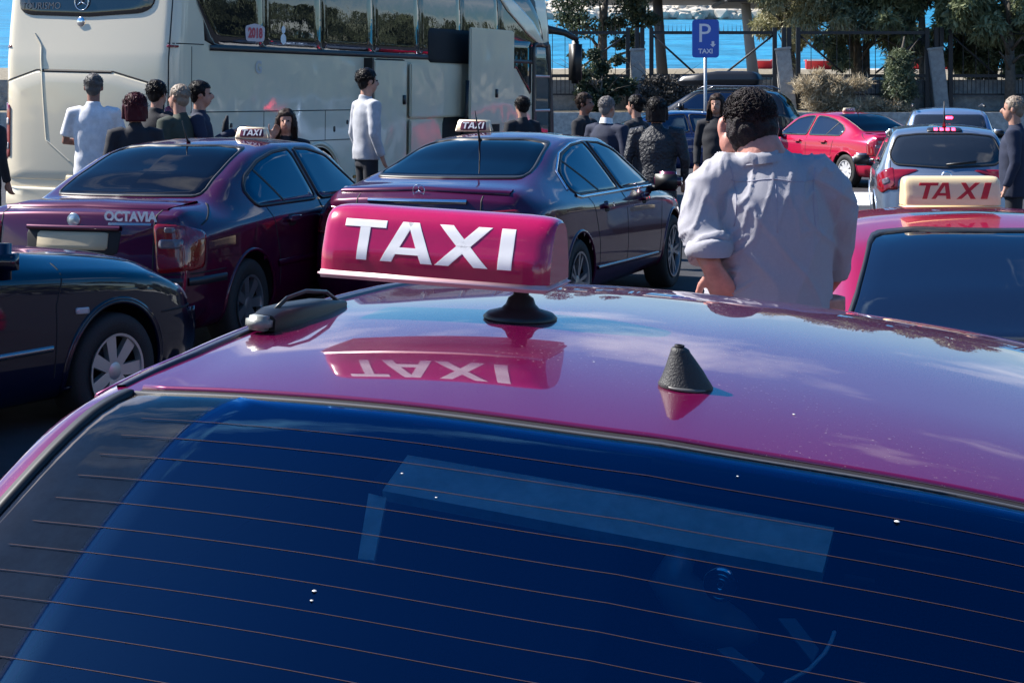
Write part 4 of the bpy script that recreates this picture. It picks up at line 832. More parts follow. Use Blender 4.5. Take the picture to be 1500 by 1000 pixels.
obj('roof_rail', join(*[tube([(s*.60, .5, 1.50), (s*.60, 1.4, 1.53), (s*.60, 2.4, 1.49)], .02, 6) for s in (1, -1)]), BLK, es); front_face(es, sk, .85); mirror_pair(es, 2.75, .98, .82, SILV2, BLK)

# 7. bright red saloon taxi, far right
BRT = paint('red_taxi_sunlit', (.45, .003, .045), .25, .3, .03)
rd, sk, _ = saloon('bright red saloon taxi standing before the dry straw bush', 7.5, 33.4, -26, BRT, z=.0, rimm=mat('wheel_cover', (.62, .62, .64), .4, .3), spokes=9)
prism_sign(on_roof(rd, 0, 1.9, 1.43), (0, 0, R(26)), .30, .075, 'tiny TAXI sign on the far bright red saloon')
# 8. blue saloon side-on behind the people
bc, sk, _ = saloon('blue saloon side-on behind the talking people, left of the big man', 1.55, 38, 84, BLUEC, cat='car', name='parked_car', group='cars standing in the car park')
# 9. dark grey estate with roof box facing left
sv = car_thing('dark grey off-road estate with black roof box beneath the parking sign', 'car', 7.6, 47, -72, .25, 'parked_car')
b, sk = bmesh_body(sv, SUVS, GREYB, [.85, 3.6], None, .34, .42)
for y in (.85, 3.6):
    for s in (1, -1): wheel(sv, s*.78, y, .35, .35, s, .22, 5, .22)
obj('windscreen', sk.panel([(-.68, 1.17), (.68, 1.17), (.58, 1.55), (-.58, 1.55)], 'F', .008, 6, .05, 72), GLS, sv)
obj('rear_window', sk.panel([(-.64, 1.2), (.64, 1.2), (.57, 1.52), (-.57, 1.52)], 'B', .008, 6, .06, 72), GLD, sv)
side_glass(sv, sk, [[(.45, 1.15), (.6, 1.45), (1.1, 1.54), (1.2, 1.13)], [(1.27, 1.13), (1.2, 1.55), (2.0, 1.57), (2.0, 1.13)], [(2.1, 1.13), (2.1, 1.57), (2.6, 1.53), (3.2, 1.13)]])
front_face(sv, sk, .92, .6, .85); mirror_pair(sv, 2.98, 1.2, .86, GREYB, BLK)
obj('roof_rail', join(*[tube([(s*.60, .6, 1.66), (s*.60, .8, 1.74), (s*.60, 2.4, 1.75), (s*.60, 2.6, 1.66)], .022, 6) for s in (1, -1)]), mat('steel_trim', (.3, .3, .33), .25, .9), sv)
rb = thing('roof_box', 'long black roof box carried on the dark grey estate', 'roof box', tuple(on_roof(sv, 0, 2.15, 1.76)), rz=R(72))
ob = smooth_poly([(-.38, -1.15), (.38, -1.15), (.40, .5), (.22, 1.1), (-.22, 1.1), (-.40, .5)], .12, 60); V = []; Fc = []
for z, k in ((0, .90), (.04, .98), (.14, 1.), (.16, 1.015), (.18, 1.), (.30, .95), (.37, .84), (.39, .6), (.395, .02)):
    for x, y in ob: V.append((x*k, y*k, z*(1-.25*max(0, y)/1.1)))
for i in range(8):
    for j in range(60): Fc.append((i*60+j, i*60+(j+1) % 60, (i+1)*60+(j+1) % 60, (i+1)*60+j))
obj('lid', (V, Fc+[tuple(range(59, -1, -1))]), mat('roof_box_black', (.015, .016, .02), .3), rb)
obj('box_badge', box(.395, .405, .55, .75, .1, .2), mat('sign_white'  , (.8, .8, .8), .4), rb, smooth=False)
RIGHT_SIGN = mat('sign_pale', (.86, .66, .38), .35, coat=.5)
taxi_sign(tuple(on_roof(rt, -.10, 1.95, 1.445)), .405, .135, .125, RIGHT_SIGN, LETR, 'cream roof sign with red slanted TAXI letters on the right magenta taxi', rot=(0, 0, 0), shear=.35, foot=False, lay=[('T', .13, .33), ('A', .30, .50), ('X', .56, .76), ('I', .81, .88)], lh=.50)

# ---------------------------------------------------------------- foreground taxi
def ell_s(r): return lathe([(.0001, r*.35), (r*.7, r*.25), (r, 0)], 8, 'z')
def remesh_pod(ms): return join(*ms)
FT = Matrix.Translation((.1558, 1.7334, 1.4474)) @ (Matrix.Rotation(R(-15.42), 4, 'Z') @ Matrix.Rotation(R(5.557), 4, 'Y') @ Matrix.Rotation(R(.546), 4, 'X')) @ Matrix.Translation((0, -1.15, -1.45))
YR = 1.15
FGS = dict(Y=[0, .12, .45, .85, 1.12, 1.4, 1.65, 1.9, 2.15, 2.45, 3.15, 3.8, 4.25, 4.5], w=.88,
           zt=[.96, 1.02, 1.06, 1.285, 1.420, 1.4445, 1.45, 1.4445, 1.428, 1.37, 1.04, .93, .80, .66], zs=[.82, .87, .905, .92, .925, .93, .93, .93, .93, .925, .90, .82, .70, .55],
           drop=[.03, .03, .04, .055, .062, .062, .062, .062, .062, .06, .03, .05, .06, .05], wr=[.70, .70, .69, .655, .63, .62, .62, .62, .62, .61, .66, .66, .62, .55])
pass
fg = thing('taxi', 'magenta taxi in the foreground with heated rear screen and stub antenna', 'taxi', (0, 0, 0), group='taxis waiting in the rank'); fg.matrix_world = FT
FP = paint('taxi_paint_front', (.13, .000, .045), .25, .3, .012, cior=1.9)
# the unpainted inside of the shell is dark; the outside carries a few dry specks of dust
n_ = FP.node_tree.nodes; l_ = FP.node_tree.links; ge = n_.new('ShaderNodeNewGeometry'); dk = n_.new('ShaderNodeBsdfDiffuse'); dk.inputs[0].default_value = (.004, .004, .005, 1); mx_ = n_.new('ShaderNodeMixShader')
l_.new(ge.outputs['Backfacing'], mx_.inputs[0]); l_.new(n_['Principled BSDF'].outputs[0], mx_.inputs[1]); l_.new(dk.outputs[0], mx_.inputs[2]); l_.new(mx_.outputs[0], n_['Material Output'].inputs[0])
tc_ = n_.new('ShaderNodeTexCoord'); nz_ = n_.new('ShaderNodeTexNoise'); nz_.inputs['Scale'].default_value = 260; nz_.inputs['Detail'].default_value = 2; nz2 = n_.new('ShaderNodeTexNoise'); nz2.inputs['Scale'].default_value = 3
r1 = n_.new('ShaderNodeMapRange'); r1.inputs[1].default_value = .66; r1.inputs[2].default_value = .74; r2 = n_.new('ShaderNodeMapRange'); r2.inputs[1].default_value = .45; r2.inputs[2].default_value = .65; mu = n_.new('ShaderNodeMath'); mu.operation = 'MULTIPLY'
mc = n_.new('ShaderNodeMixRGB'); mc.inputs[1].default_value = n_['Principled BSDF'].inputs['Base Color'].default_value; mc.inputs[2].default_value = (.30, .22, .22, 1); cw_ = n_.new('ShaderNodeMath'); cw_.operation = 'SUBTRACT'; cw_.inputs[0].default_value = 1
l_.new(tc_.outputs['Object'], nz_.inputs['Vector']); l_.new(tc_.outputs['Object'], nz2.inputs['Vector']); l_.new(nz_.outputs[0], r1.inputs[0]); l_.new(nz2.outputs[0], r2.inputs[0]); l_.new(r1.outputs[0], mu.inputs[0]); l_.new(r2.outputs[0], mu.inputs[1]); l_.new(mu.outputs[0], mc.inputs[0]); l_.new(mc.outputs[0], n_['Principled BSDF'].inputs['Base Color']); l_.new(mu.outputs[0], cw_.inputs[1]); l_.new(cw_.outputs[0], n_['Principled BSDF'].inputs['Coat Weight'])
me = car_body(FGS, 220, 72)
fb = obj('body', me, FP, fg); sk = Skin(fb)
cut_arches(fb, [.92, 3.55], .315, .37, .88)
def inpoly(p, P):
    x, y = p; c = False; n = len(P)
    for i in range(n):
        x1, y1 = P[i-1]; x2, y2 = P[i]
        if (y1 > y) != (y2 > y) and x < (x2-x1)*(y-y1)/(y2-y1)+x1: c = not c
    return c
def gedge(x): return YR-.012-.024*(1-(x/.575)**2)     # rear edge of the roof, bowed
top = [(x, gedge(x)) for x in np.linspace(-.565, .565, 41)]
GP = [(.665, .50), (.61, .85), (.585, 1.04)]
glass = smooth_poly([(-.665, .50), (-.60, .47), (0, .43), (.60, .47), (.665, .50), (.62, .85), (.578, 1.10)]+[(x, gedge(x)) for x in np.linspace(.56, -.56, 25)]+[(-.578, 1.10), (-.62, .85)], .03, 160)
cen = glass.mean(0)
def shrink(P, w):
    T = np.roll(P, -1, 0)-np.roll(P, 1, 0); T /= np.linalg.norm(T, axis=1)[:, None]; N = np.stack([T[:, 1], -T[:, 0]], 1)
    if ((P-P.mean(0))*N).sum() < 0: N = -N
    return P-N*w
Mi = FT.inverted(); o_l = Mi @ Vector((0, 0, CH))
def roof_at(px, py):
    d = PX(px, py, 10)-Vector((0, 0, CH)); d = (Mi.to_3x3() @ d).normalized(); h = sk.b.ray_cast(o_l, d); return h[0], h[1]
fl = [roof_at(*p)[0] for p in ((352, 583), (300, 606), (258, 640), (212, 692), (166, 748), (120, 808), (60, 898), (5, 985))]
fl = [(p.x, p.y) for p in fl]; print('sky_edge', fl)
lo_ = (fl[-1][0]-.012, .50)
sky_edge = smooth_poly([lo_, (0, .45), (-lo_[0], .50)]+[(-p[0], p[1]) for p in fl[::-1]]+[(x, gedge(x)-.010) for x in np.linspace(-fl[0][0]-.02, fl[0][0]+.02, 25)]+fl, .02, 160)  # outline where the painted sky reflection ends
hole = shrink(sky_edge, .004)
front_hole = [(-.56, 3.02), (.56, 3.02), (.50, 2.50), (-.50, 2.50)]
sideh = [[(1.2, 1.0), (1.25, 1.25), (1.55, 1.33), (2.05, 1.33), (2.08, 1.0)], [(2.26, 1.0), (2.22, 1.33), (2.4, 1.33), (2.65, 1.24), (3.0, 1.0)]]
bm = bmesh.new(); bm.from_mesh(fb.data); kill = []
for f in bm.faces:
    c = f.calc_center_median(); nn = f.normal
    if nn.z > .3 and (inpoly((c.x, c.y), hole) or inpoly((c.x, c.y), front_hole)): kill.append(f)
bmesh.ops.delete(bm, geom=kill, context='FACES'); bm.to_mesh(fb.data); bm.free()
bm = bmesh.new(); bm.from_mesh(fb.data); bmesh.ops.delete(bm, geom=[f for f in bm.faces if not (.45 < f.calc_center_median().y < 3.3 and f.calc_center_median().z > .5)], context='FACES'); bm.normal_update()
for v_, n_ in [(v, v.normal.copy()) for v in bm.verts]: v_.co -= n_*.003
obj('cabin_lining', bm, DARKIN, fg)
CG = clearglass('sky_reflection_blue', (.95, .98, 1.), 1.95, 0., (.17, .52, 1.)); CGR = clearglass('screen_glass', (.9, .92, .92), 1.45)
CW = clearglass('window_glass', (.8, .83, .84), 1.5)
scr = obj('rear_window', sk.panel(glass, 'T', .004, 14, None), CGR, fg); obj('sky_reflection', sk.panel(sky_edge, 'T', .0050, 14, None, sink=-.0047), CG, scr)  # blue panel added over the glass, painting the sky's reflection and its edge
# screen border just under the glass, widened and browned to paint a dark reflection
fa = np.arctan2(sky_edge[:, 1]-cen[1], sky_edge[:, 0]-cen[0]); od = np.argsort(fa); fr_ = np.linalg.norm(sky_edge-cen, axis=1)[od]; fa = fa[od]
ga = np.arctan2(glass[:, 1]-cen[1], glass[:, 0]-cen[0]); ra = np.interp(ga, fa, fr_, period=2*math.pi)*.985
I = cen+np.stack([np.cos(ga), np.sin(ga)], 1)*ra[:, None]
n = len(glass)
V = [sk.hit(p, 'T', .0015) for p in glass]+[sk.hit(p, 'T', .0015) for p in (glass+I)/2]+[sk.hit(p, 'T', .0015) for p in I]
obj('border_and_reflection', (V, [(i*n+j, i*n+(j+1) % n, (i+1)*n+(j+1) % n, (i+1)*n+j) for i in range(2) for j in range(n)]), mat('frit_and_reflection', (.13, .105, .10), .85, noise=.35, nscale=30), scr)
HEAT = mat('heater_wire', (.055, .034, .042), .7, spec=.1)
for k in range(20):
    y0 = 1.075-k*.0275; hw = .50+.16*(1.05-y0)/.6+.03
    L = [(x, y0-.020*(1-(x/.57)**2)) for x in np.linspace(-hw, hw, 30)]
    tag(obj('heater_wire', sk.strip(L, .0006, 'T', .0054, 2, sink=-.0052), HEAT, scr, smooth=False))
# gap, trim line and rolled lip along the rear edge of the roof
edge = lambda dy, r=.565: [(x, gedge(x)+dy) for x in np.linspace(-r, r, 40)]
obj('roof_gap', sk.strip(edge(.0075), .016, 'T', .0015, 2), SEAM, fg)
obj('screen_trim', sk.strip(edge(-.0035), .0032, 'T', .0048, 2), mat('grey_trim', (.07, .07, .08), .5), fg)
lip = [sk.hit(p, 'T', .001) for p in edge(.017)]; obj('roof_lip', tube(lip, .0045, 8), FP, fg)
for s in (-1, 1):
    ln = [(s*.595, 1.16), (s*.578, 1.3), (s*.572, 1.6), (s*.570, 2.0), (s*.565, 2.45)]
    obj('roof_moulding', sk.strip(ln, .013, 'T', .0025, 14), mat('moulding', (.02, .012, .02), .35), fg)
    obj('roof_crease', tube([sk.hit((s*(.612 if p[1] < 1.25 else .588), p[1]), 'T', -.001) for p in [(0, 1.14+.05*q) for q in range(27)]], .0045, 6), FP, fg)
    sl_ = [(s*.665, .50), (s*.62, .85), (s*.585, 1.08), (s*.572, 1.135)]; obj('screen_seal', sk.strip(sl_, .014, 'T', .006, 12), BLK, fg)
for s in 'RL':
    for P in ([(1.13, .985), (1.06, 1.10), (1.16, 1.23), (1.42, 1.335), (2.10, 1.350), (2.14, .985)], [(2.21, .985), (2.16, 1.350), (2.40, 1.345), (2.70, 1.26), (3.10, .985)]):
        obj('window', sk.panel(P, s, .004, 5, .035, 56), GLS, fg)
    for Lq in ([(2.17, .98), (2.17, .34)], [(3.28, .93), (3.2, .6), (3.2, .34)]): obj('door_gap', sk.strip(Lq, .011, s, .0015, 8), SEAM, fg)
    handle(fg, sk, 1.6, .86, FP, s)
obj('windscreen', sk.panel([(-.62, 3.10), (.62, 3.10), (.56, 2.44), (-.56, 2.44)], 'T', .004, 6, .05, 72), CW, fg)
for y in (.92, 3.55):
    for s in (1, -1): wheel(fg, s*.75, y, .315, .315, s, .2, 7, .2)
lamps(fg, sk, [(.56, .92), (.76, .90), (.80, .62), (.60, .60)], None); front_face(fg, sk, .87); mirror_pair(fg, 2.98, 1.0, .84, FP, BLK)
obj('number_plate', sk.panel([(-.26, .69), (.26, .69), (.26, .80), (-.26, .80)], 'B', .012, 2, .006, 40), mat('tan_plate', (.45, .38, .26), .5), fg)
# cabin
FAB = mat('seat_fabric', (.012, .013, .018), .9, noise=.2, nscale=200, spec=.1); GRN = mat('bar_grey_green', (.88, .90, .74), .55, noise=.15, nscale=30)
cab = obj('cabin_tub', box(-.72, .72, .50, 3.0, .35, .38), DARKIN, fg, smooth=False)
obj('parcel_shelf', box(-.60, .60, .48, 1.0, 1.0, 1.03, .01), mat('shelf_cloth', (.02, .022, .03), .9), fg, smooth=False)
for s in (-1, 1): obj('door_lining', box(s*.78-.02, s*.78+.02, .6, 3.1, .35, .92), DARKIN, fg, smooth=False)
def seatback(x, y, w_, h0, h1, nm='seat_back'): return obj(nm, box(x-w_/2, x+w_/2, y-.07, y+.07, h0, h1, .05), FAB, fg)
seatback(0, 1.12, 1.2, .45, 1.02); obj('dashboard', box(-.68, .68, 2.85, 3.1, .6, .98, .04), DARKIN, fg)
for s in (-1, 1):
    seatback(s*.36, 2.35, .5, .45, 1.02); obj('headrest', box(s*.36-.13, s*.36+.13, 2.36, 2.44, 1.03, 1.15, .04), FAB, fg)
MiC = FT.inverted()
def cab_pt(px, py, d_):
    h_, n_ = roof_at(px, py); return h_+(h_-o_l).normalized()*d_
def slab(name, P, D0, D1, m, th=.02):
    A = [cab_pt(p[0], p[1], D0 if i < 2 else D1) for i, p in enumerate(P)]; nn = (A[1]-A[0]).cross(A[3]-A[0]).normalized()*th
    return obj(name, ([tuple(p) for p in A]+[tuple(p-nn) for p in A], [(0, 1, 2, 3), (7, 6, 5, 4), (0, 4, 5, 1), (1, 5, 6, 2), (2, 6, 7, 3), (3, 7, 4, 0)]), m, fg, smooth=False)
slab('pale_bar', [(560, 718), (1205, 838), (1222, 772), (597, 666)], .05, .06, GRN, .012)  # bar, post and end added under the glass for reflected shapes
slab('pale_post', [(524, 818), (548, 820), (566, 728), (540, 722)], .05, .06, GRN, .006)
slab('bar_end', [(548, 700), (556, 716), (590, 672), (580, 668)], .045, .055, BLK, .008)
p = cab_pt(1045, 862, .10); pod = obj('grey_pod', remesh_pod([tube([(-.030, 0, .030), (-.040, 0, .004), (-.012, 0, -.026), (.028, 0, -.036), (.045, 0, -.036)], [.012, .021, .026, .018, .006], 16)]), mat('pod_grey', (.22, .27, .29), .35, .2), fg, loc=p)  # pod, ring, beads and grey edges likewise added for shapes in the glass
obj('pod_ring', join(*[lathe([(r_, .0), (r_+.003, -.006), (r_+.006, 0)], 28, 'y') for r_ in (.002, .006, .010)]), CHR, pod, loc=(.010, -.030, .014))
bp_ = [cab_pt(px_, py_, .05) for px_, py_ in zip(np.interp(np.linspace(0, 1, 46), [0, .3, .6, .85, 1], [1150, 1185, 1208, 1218, 1222]), np.interp(np.linspace(0, 1, 46), [0, .3, .6, .85, 1], [1000, 980, 956, 938, 926]))]
obj('bead_row', join(*[(lambda v, f: ([(p_[0]*.0017+c_.x, p_[1]*.0017+c_.y, p_[2]*.0017+c_.z) for p_ in v], f))(*box(-1, 1, -1, 1, -1, 1, .4)) for c_ in bp_]), mat('bead', (.8, .82, .8), .3), fg)
slab('grey_edge', [(1050, 950), (1110, 1000), (1120, 985), (1072, 946)], .06, .06, mat('edge_grey', (.18, .22, .24), .6), .003)
slab('grey_edge', [(1140, 905), (1190, 968), (1200, 950), (1165, 905)], .06, .06, mat('edge_grey', (.18, .22, .24), .6), .003)
SPK = mat('dried_speck', (.6, .6, .6), .8)
for px_, py_, r_ in ((1163, 607, .0016), (1313, 771, .0026), (462, 872, .0022), (458, 886, .0016), (590, 700, .0014), (870, 530, .001), (640, 735, .0013), (1080, 705, .0012)):
    hh_, n_ = roof_at(px_, py_); o_ = obj('dried_speck', ell_s(r_), SPK, fg, loc=hh_+n_*(.0058 if py_ > 640 else .0003)); o_.rotation_euler = (0, 0, px_)
# stub antenna on the centre line
AR = mat('rubber_black', (.02, .02, .022), .55, bump=.5, bscale=500, bdist=.002)
# roof points wanted at photo pixels: intersect camera rays with the roof itself
Mi = FT.inverted(); o_l = Mi @ Vector((0, 0, CH))
def roof_at(px, py):
    d = PX(px, py, 10)-Vector((0, 0, CH)); d = (Mi.to_3x3() @ d).normalized(); h = sk.b.ray_cast(o_l, d); return h[0], h[1]
h, nn = roof_at(1004, 566)
st = [(-.030, 0, .0), (-.030, .003, 1.0)]; V = []
def ant(z, lean, rx, ry): return [(math.cos(q)*rx, math.sin(q)*ry+lean, z) for q in np.linspace(0, 2*math.pi, 33)[:-1]]
rows = [tuple(e_*.80 for e_ in r_) for r_ in [(0, 0, .029, .036), (.003, 0, .030, .037), (.006, 0, .0285, .0355), (.012, -.001, .026, .032), (.025, -.004, .0215, .0255), (.038, -.008, .0165, .0185), (.047, -.011, .0125, .0135), (.051, -.012, .0115, .012), (.053, -.013, .009, .009), (.0535, -.013, .004, .004)]]
for r_ in rows: V += ant(*r_)
Fc = [(i*32+j, i*32+(j+1) % 32, (i+1)*32+(j+1) % 32, (i+1)*32+j) for i in range(len(rows)-1) for j in range(32)]+[tuple((len(rows)-1)*32+j for j in range(32))]
v2 = [(p[0], -p[1], p[2]) for p in V]
ao = obj('antenna', (v2, [tuple(reversed(f)) for f in Fc]), AR, fg, loc=h-nn*.001); ao.rotation_euler = (0, math.atan2(nn.x, nn.z), R(105))
obj('antenna_gasket', lathe([(.023, 0), (.0265, .001), (.0265, .003), (.023, .004)], 32, 'z'), mat('gasket', (.10, .10, .10), .4), ao)
obj('antenna_socket', lathe([(.001, .0), (.005, 0), (.0055, .003), (.003, .003)], 16, 'z'), SEAM, ao, loc=(0, .0105, .042))
# roof sign
h, nn = roof_at(762, 466)
sgn_r = FT.to_3x3()
ps = FT @ h; Rm = (Matrix.Rotation(R(-17), 3, 'Z') @ Matrix.Rotation(R(2.5), 3, 'Y') @ Matrix.Rotation(R(1), 3, 'X'))
PNK = mat('sign_magenta', (.42, .002, .070), .22, coat=1, noise=.04, nscale=60); BAND = mat('sign_band', (.62, .40, .46), .4); WL = mat('sign_letter_white', (.86, .86, .86), .45)
SW_, SH_, SD_ = .304, .091, .108
sgn = taxi_sign((0, 0, 0), SW_, SH_, SD_, PNK, WL, 'large magenta roof sign with white TAXI letters on the foreground taxi', bandm=BAND, lay=[('T', .10, .285), ('A', .275, .505), ('X', .515, .745), ('I', .785, .845)], lh=.54, footx=.103)
sgn.matrix_world = Matrix.Translation(ps) @ Rm.to_4x4() @ Matrix.Translation((-.103, 0, .040))
# black roof lamp with grey lens at the left roof edge
rl = thing('roof_lamp', 'black clip-on lamp with grey lens on the left roof edge', 'lamp', (0, 0, 0)); h, nn = roof_at(384, 486)
rl.matrix_world = FT @ Matrix.Translation(h) @ Matrix.Rotation(R(-4), 4, 'Z') @ Matrix.Scale(.76, 4)
hv = []
for y_, w_, z0_, z1_ in ((0, .022, .003, .028), (.03, .026, .002, .034), (.10, .026, .002, .034), (.20, .022, .002, .030), (.30, .010, .002, .018)): hv += [(-w_, y_, z0_), (w_, y_, z0_), (w_, y_, z1_*.8), (w_*.7, y_, z1_), (-w_*.7, y_, z1_), (-w_, y_, z1_*.8)]
flatshade(obj('housing', (hv, [(i*6+j, i*6+(j+1) % 6, (i+1)*6+(j+1) % 6, (i+1)*6+j) for i in range(4) for j in range(6)]+[tuple(range(5, -1, -1)), tuple(24+j for j in range(6))]), mat('matt_black', (.008, .008, .010), .45), rl), 50)
obj('lens', box(-.020, .020, -.028, .001, .005, .028, .006), mat('lens_grey', (.22, .23, .22), .4, bump=.2, bscale=700, bdist=.002), rl)
obj('strap', tube([(.0, .04, .032), (.0, .08, .046), (0, .15, .050), (0, .23, .040), (0, .29, .015)], .0035, 8), mat('strap_grey', (.015, .015, .016), .35), rl)

# ---------------------------------------------------------------- people
from mathutils import noise as mn
def remesh(ms, voxel, smooth=4):
    v, f = join(*ms); me = bpy.data.meshes.new('tmp'); me.from_pydata(v, [], f); o = bpy.data.objects.new('tmp', me); COL.objects.link(o)
    m = o.modifiers.new('r', 'REMESH'); m.mode = 'VOXEL'; m.voxel_size = voxel
    s = o.modifiers.new('s', 'SMOOTH'); s.iterations = smooth; s.factor = .5
    dg = bpy.context.evaluated_depsgraph_get(); out = bpy.data.meshes.new_from_object(o.evaluated_get(dg)); bpy.data.objects.remove(o); bpy.data.meshes.remove(me); return out
def displace(me, fn):
    N = [v.normal.copy() for v in me.vertices]; P = [v.co.copy() for v in me.vertices]
    me.vertices.foreach_set('co', np.array([p+n_*fn(p) for p, n_ in zip(P, N)]).ravel()); me.update()
def ell(c, r, n=16, m=10, jit=0, seed=0):
    V, Fc = [], []
    for i in range(m+1):
        t_ = math.pi*i/m
        for j in range(n):
            a = 2*math.pi*j/n; k = 1+(mn.noise(Vector((math.sin(t_)*math.cos(a)*2+seed, math.sin(t_)*math.sin(a)*2, math.cos(t_)*2)))*jit if jit else 0)
            V.append((c[0]+r[0]*k*max(math.sin(t_), .01)*math.cos(a), c[1]+r[1]*k*max(math.sin(t_), .01)*math.sin(a), c[2]+r[2]*k*math.cos(t_)))
    for i in range(m):
        for j in range(n): Fc.append((i*n+j, (i+1)*n+j, (i+1)*n+(j+1) % n, i*n+(j+1) % n))
    Fc.append(tuple(range(n))); Fc.append(tuple(m*n+j for j in range(n-1, -1, -1))); return V, Fc
SK = mat('skin', (.42, .22, .16), .55, noise=.1, nscale=30); SKD = mat('skin_tan', (.26, .12, .085), .55, noise=.12, nscale=30)
def hand_meshes(w, d, side, s=1., curl=.5, back=Vector((0, 1, 0))):
    """palm and five fingers starting at wrist w, pointing along d"""
    w = Vector(w); d = Vector(d).normalized(); b = (back-d*back.dot(d)).normalized(); l = d.cross(b)*side
    ms = [tube([w-d*.03*s, w+d*.01*s, w+d*.05*s, w+d*.092*s], [(.027*s, .020*s), (.034*s, .019*s), (.042*s, .017*s), (.040*s, .014*s)], 12)]
    # orient palm ring: build flattened palm explicitly
    V, Fc = [], []; st = [(-.02, .026, .019), (.02, .034, .019), (.06, .042, .017), (.092, .041, .012)]
    for q, rx, ry in st:
        for j in range(12):
            a = 2*math.pi*j/12; V.append(tuple(w+d*q*s+l*math.cos(a)*rx*s+b*math.sin(a)*ry*s))
    for i in range(3):
        for j in range(12): Fc.append((i*12+j, i*12+(j+1) % 12, (i+1)*12+(j+1) % 12, (i+1)*12+j))
    Fc += [tuple(range(11, -1, -1)), tuple(36+j for j in range(12))]; ms = [(V, Fc)]
    for k, (off, ln) in enumerate(((.031, .070), (.011, .080), (-.010, .074), (-.030, .058))):
        p = w+d*.085*s+l*off*s; c = 0; dirv = (d+l*off*1.2).normalized(); pts = [p]
        for q in range(3):
            c += curl*.55; dd = (dirv*math.cos(c)-b*math.sin(c)); pts.append(pts[-1]+dd*ln*s/3)
        ms.append(tube(pts, [.0098*s, .0092*s, .0085*s, .0065*s], 8))
    p = w+d*.025*s+l*.03*s; pts = [p, p+(d*.5+l*.7-b*.2)*.035*s, p+(d*.8+l*.75-b*.35)*.065*s, p+(d*1.1+l*.7-b*.45)*.085*s]
    ms.append(tube(pts, [.013*s, .012*s, .011*s, .008*s], 8)); return ms
def strands(c, rad, n, L, r_, seed, curl=.6, down=.3, zmin=-.5):
    rg = random.Random(seed); ms = []
    while len(ms) < n:
        a = rg.uniform(0, 6.283); z = rg.uniform(zmin, 1); h_ = math.sqrt(1-z*z); d = Vector((math.cos(a)*h_, math.sin(a)*h_, z))
        if d.y > .35 and z < .45: continue
        p = c+Vector((d.x*rad[0], d.y*rad[1], d.z*rad[2]))*.97; tg = d.cross(Vector((rg.gauss(0, 1), rg.gauss(0, 1), rg.gauss(0, 1)))).normalized()
        v = (d*.45+tg*curl+Vector((0, -.1, -down))).normalized(); ax = d; pts = [p]
        for k in range(3): v = (v-ax*.42+tg*rg.uniform(-.3, .3)).normalized() if k else v; pts.append(pts[-1]+v*L*rg.uniform(.7, 1.2)/3)
        ms.append(tube(pts, [r_, r_, r_*.8, r_*.3], 3, False))
    return join(*ms)
def add_mesh(me, vf):
    v, f = vf; v0 = [tuple(q_.co) for q_ in me.vertices]; f0 = [tuple(p_.vertices) for p_ in me.polygons]; return join((v0, f0), (v, f))
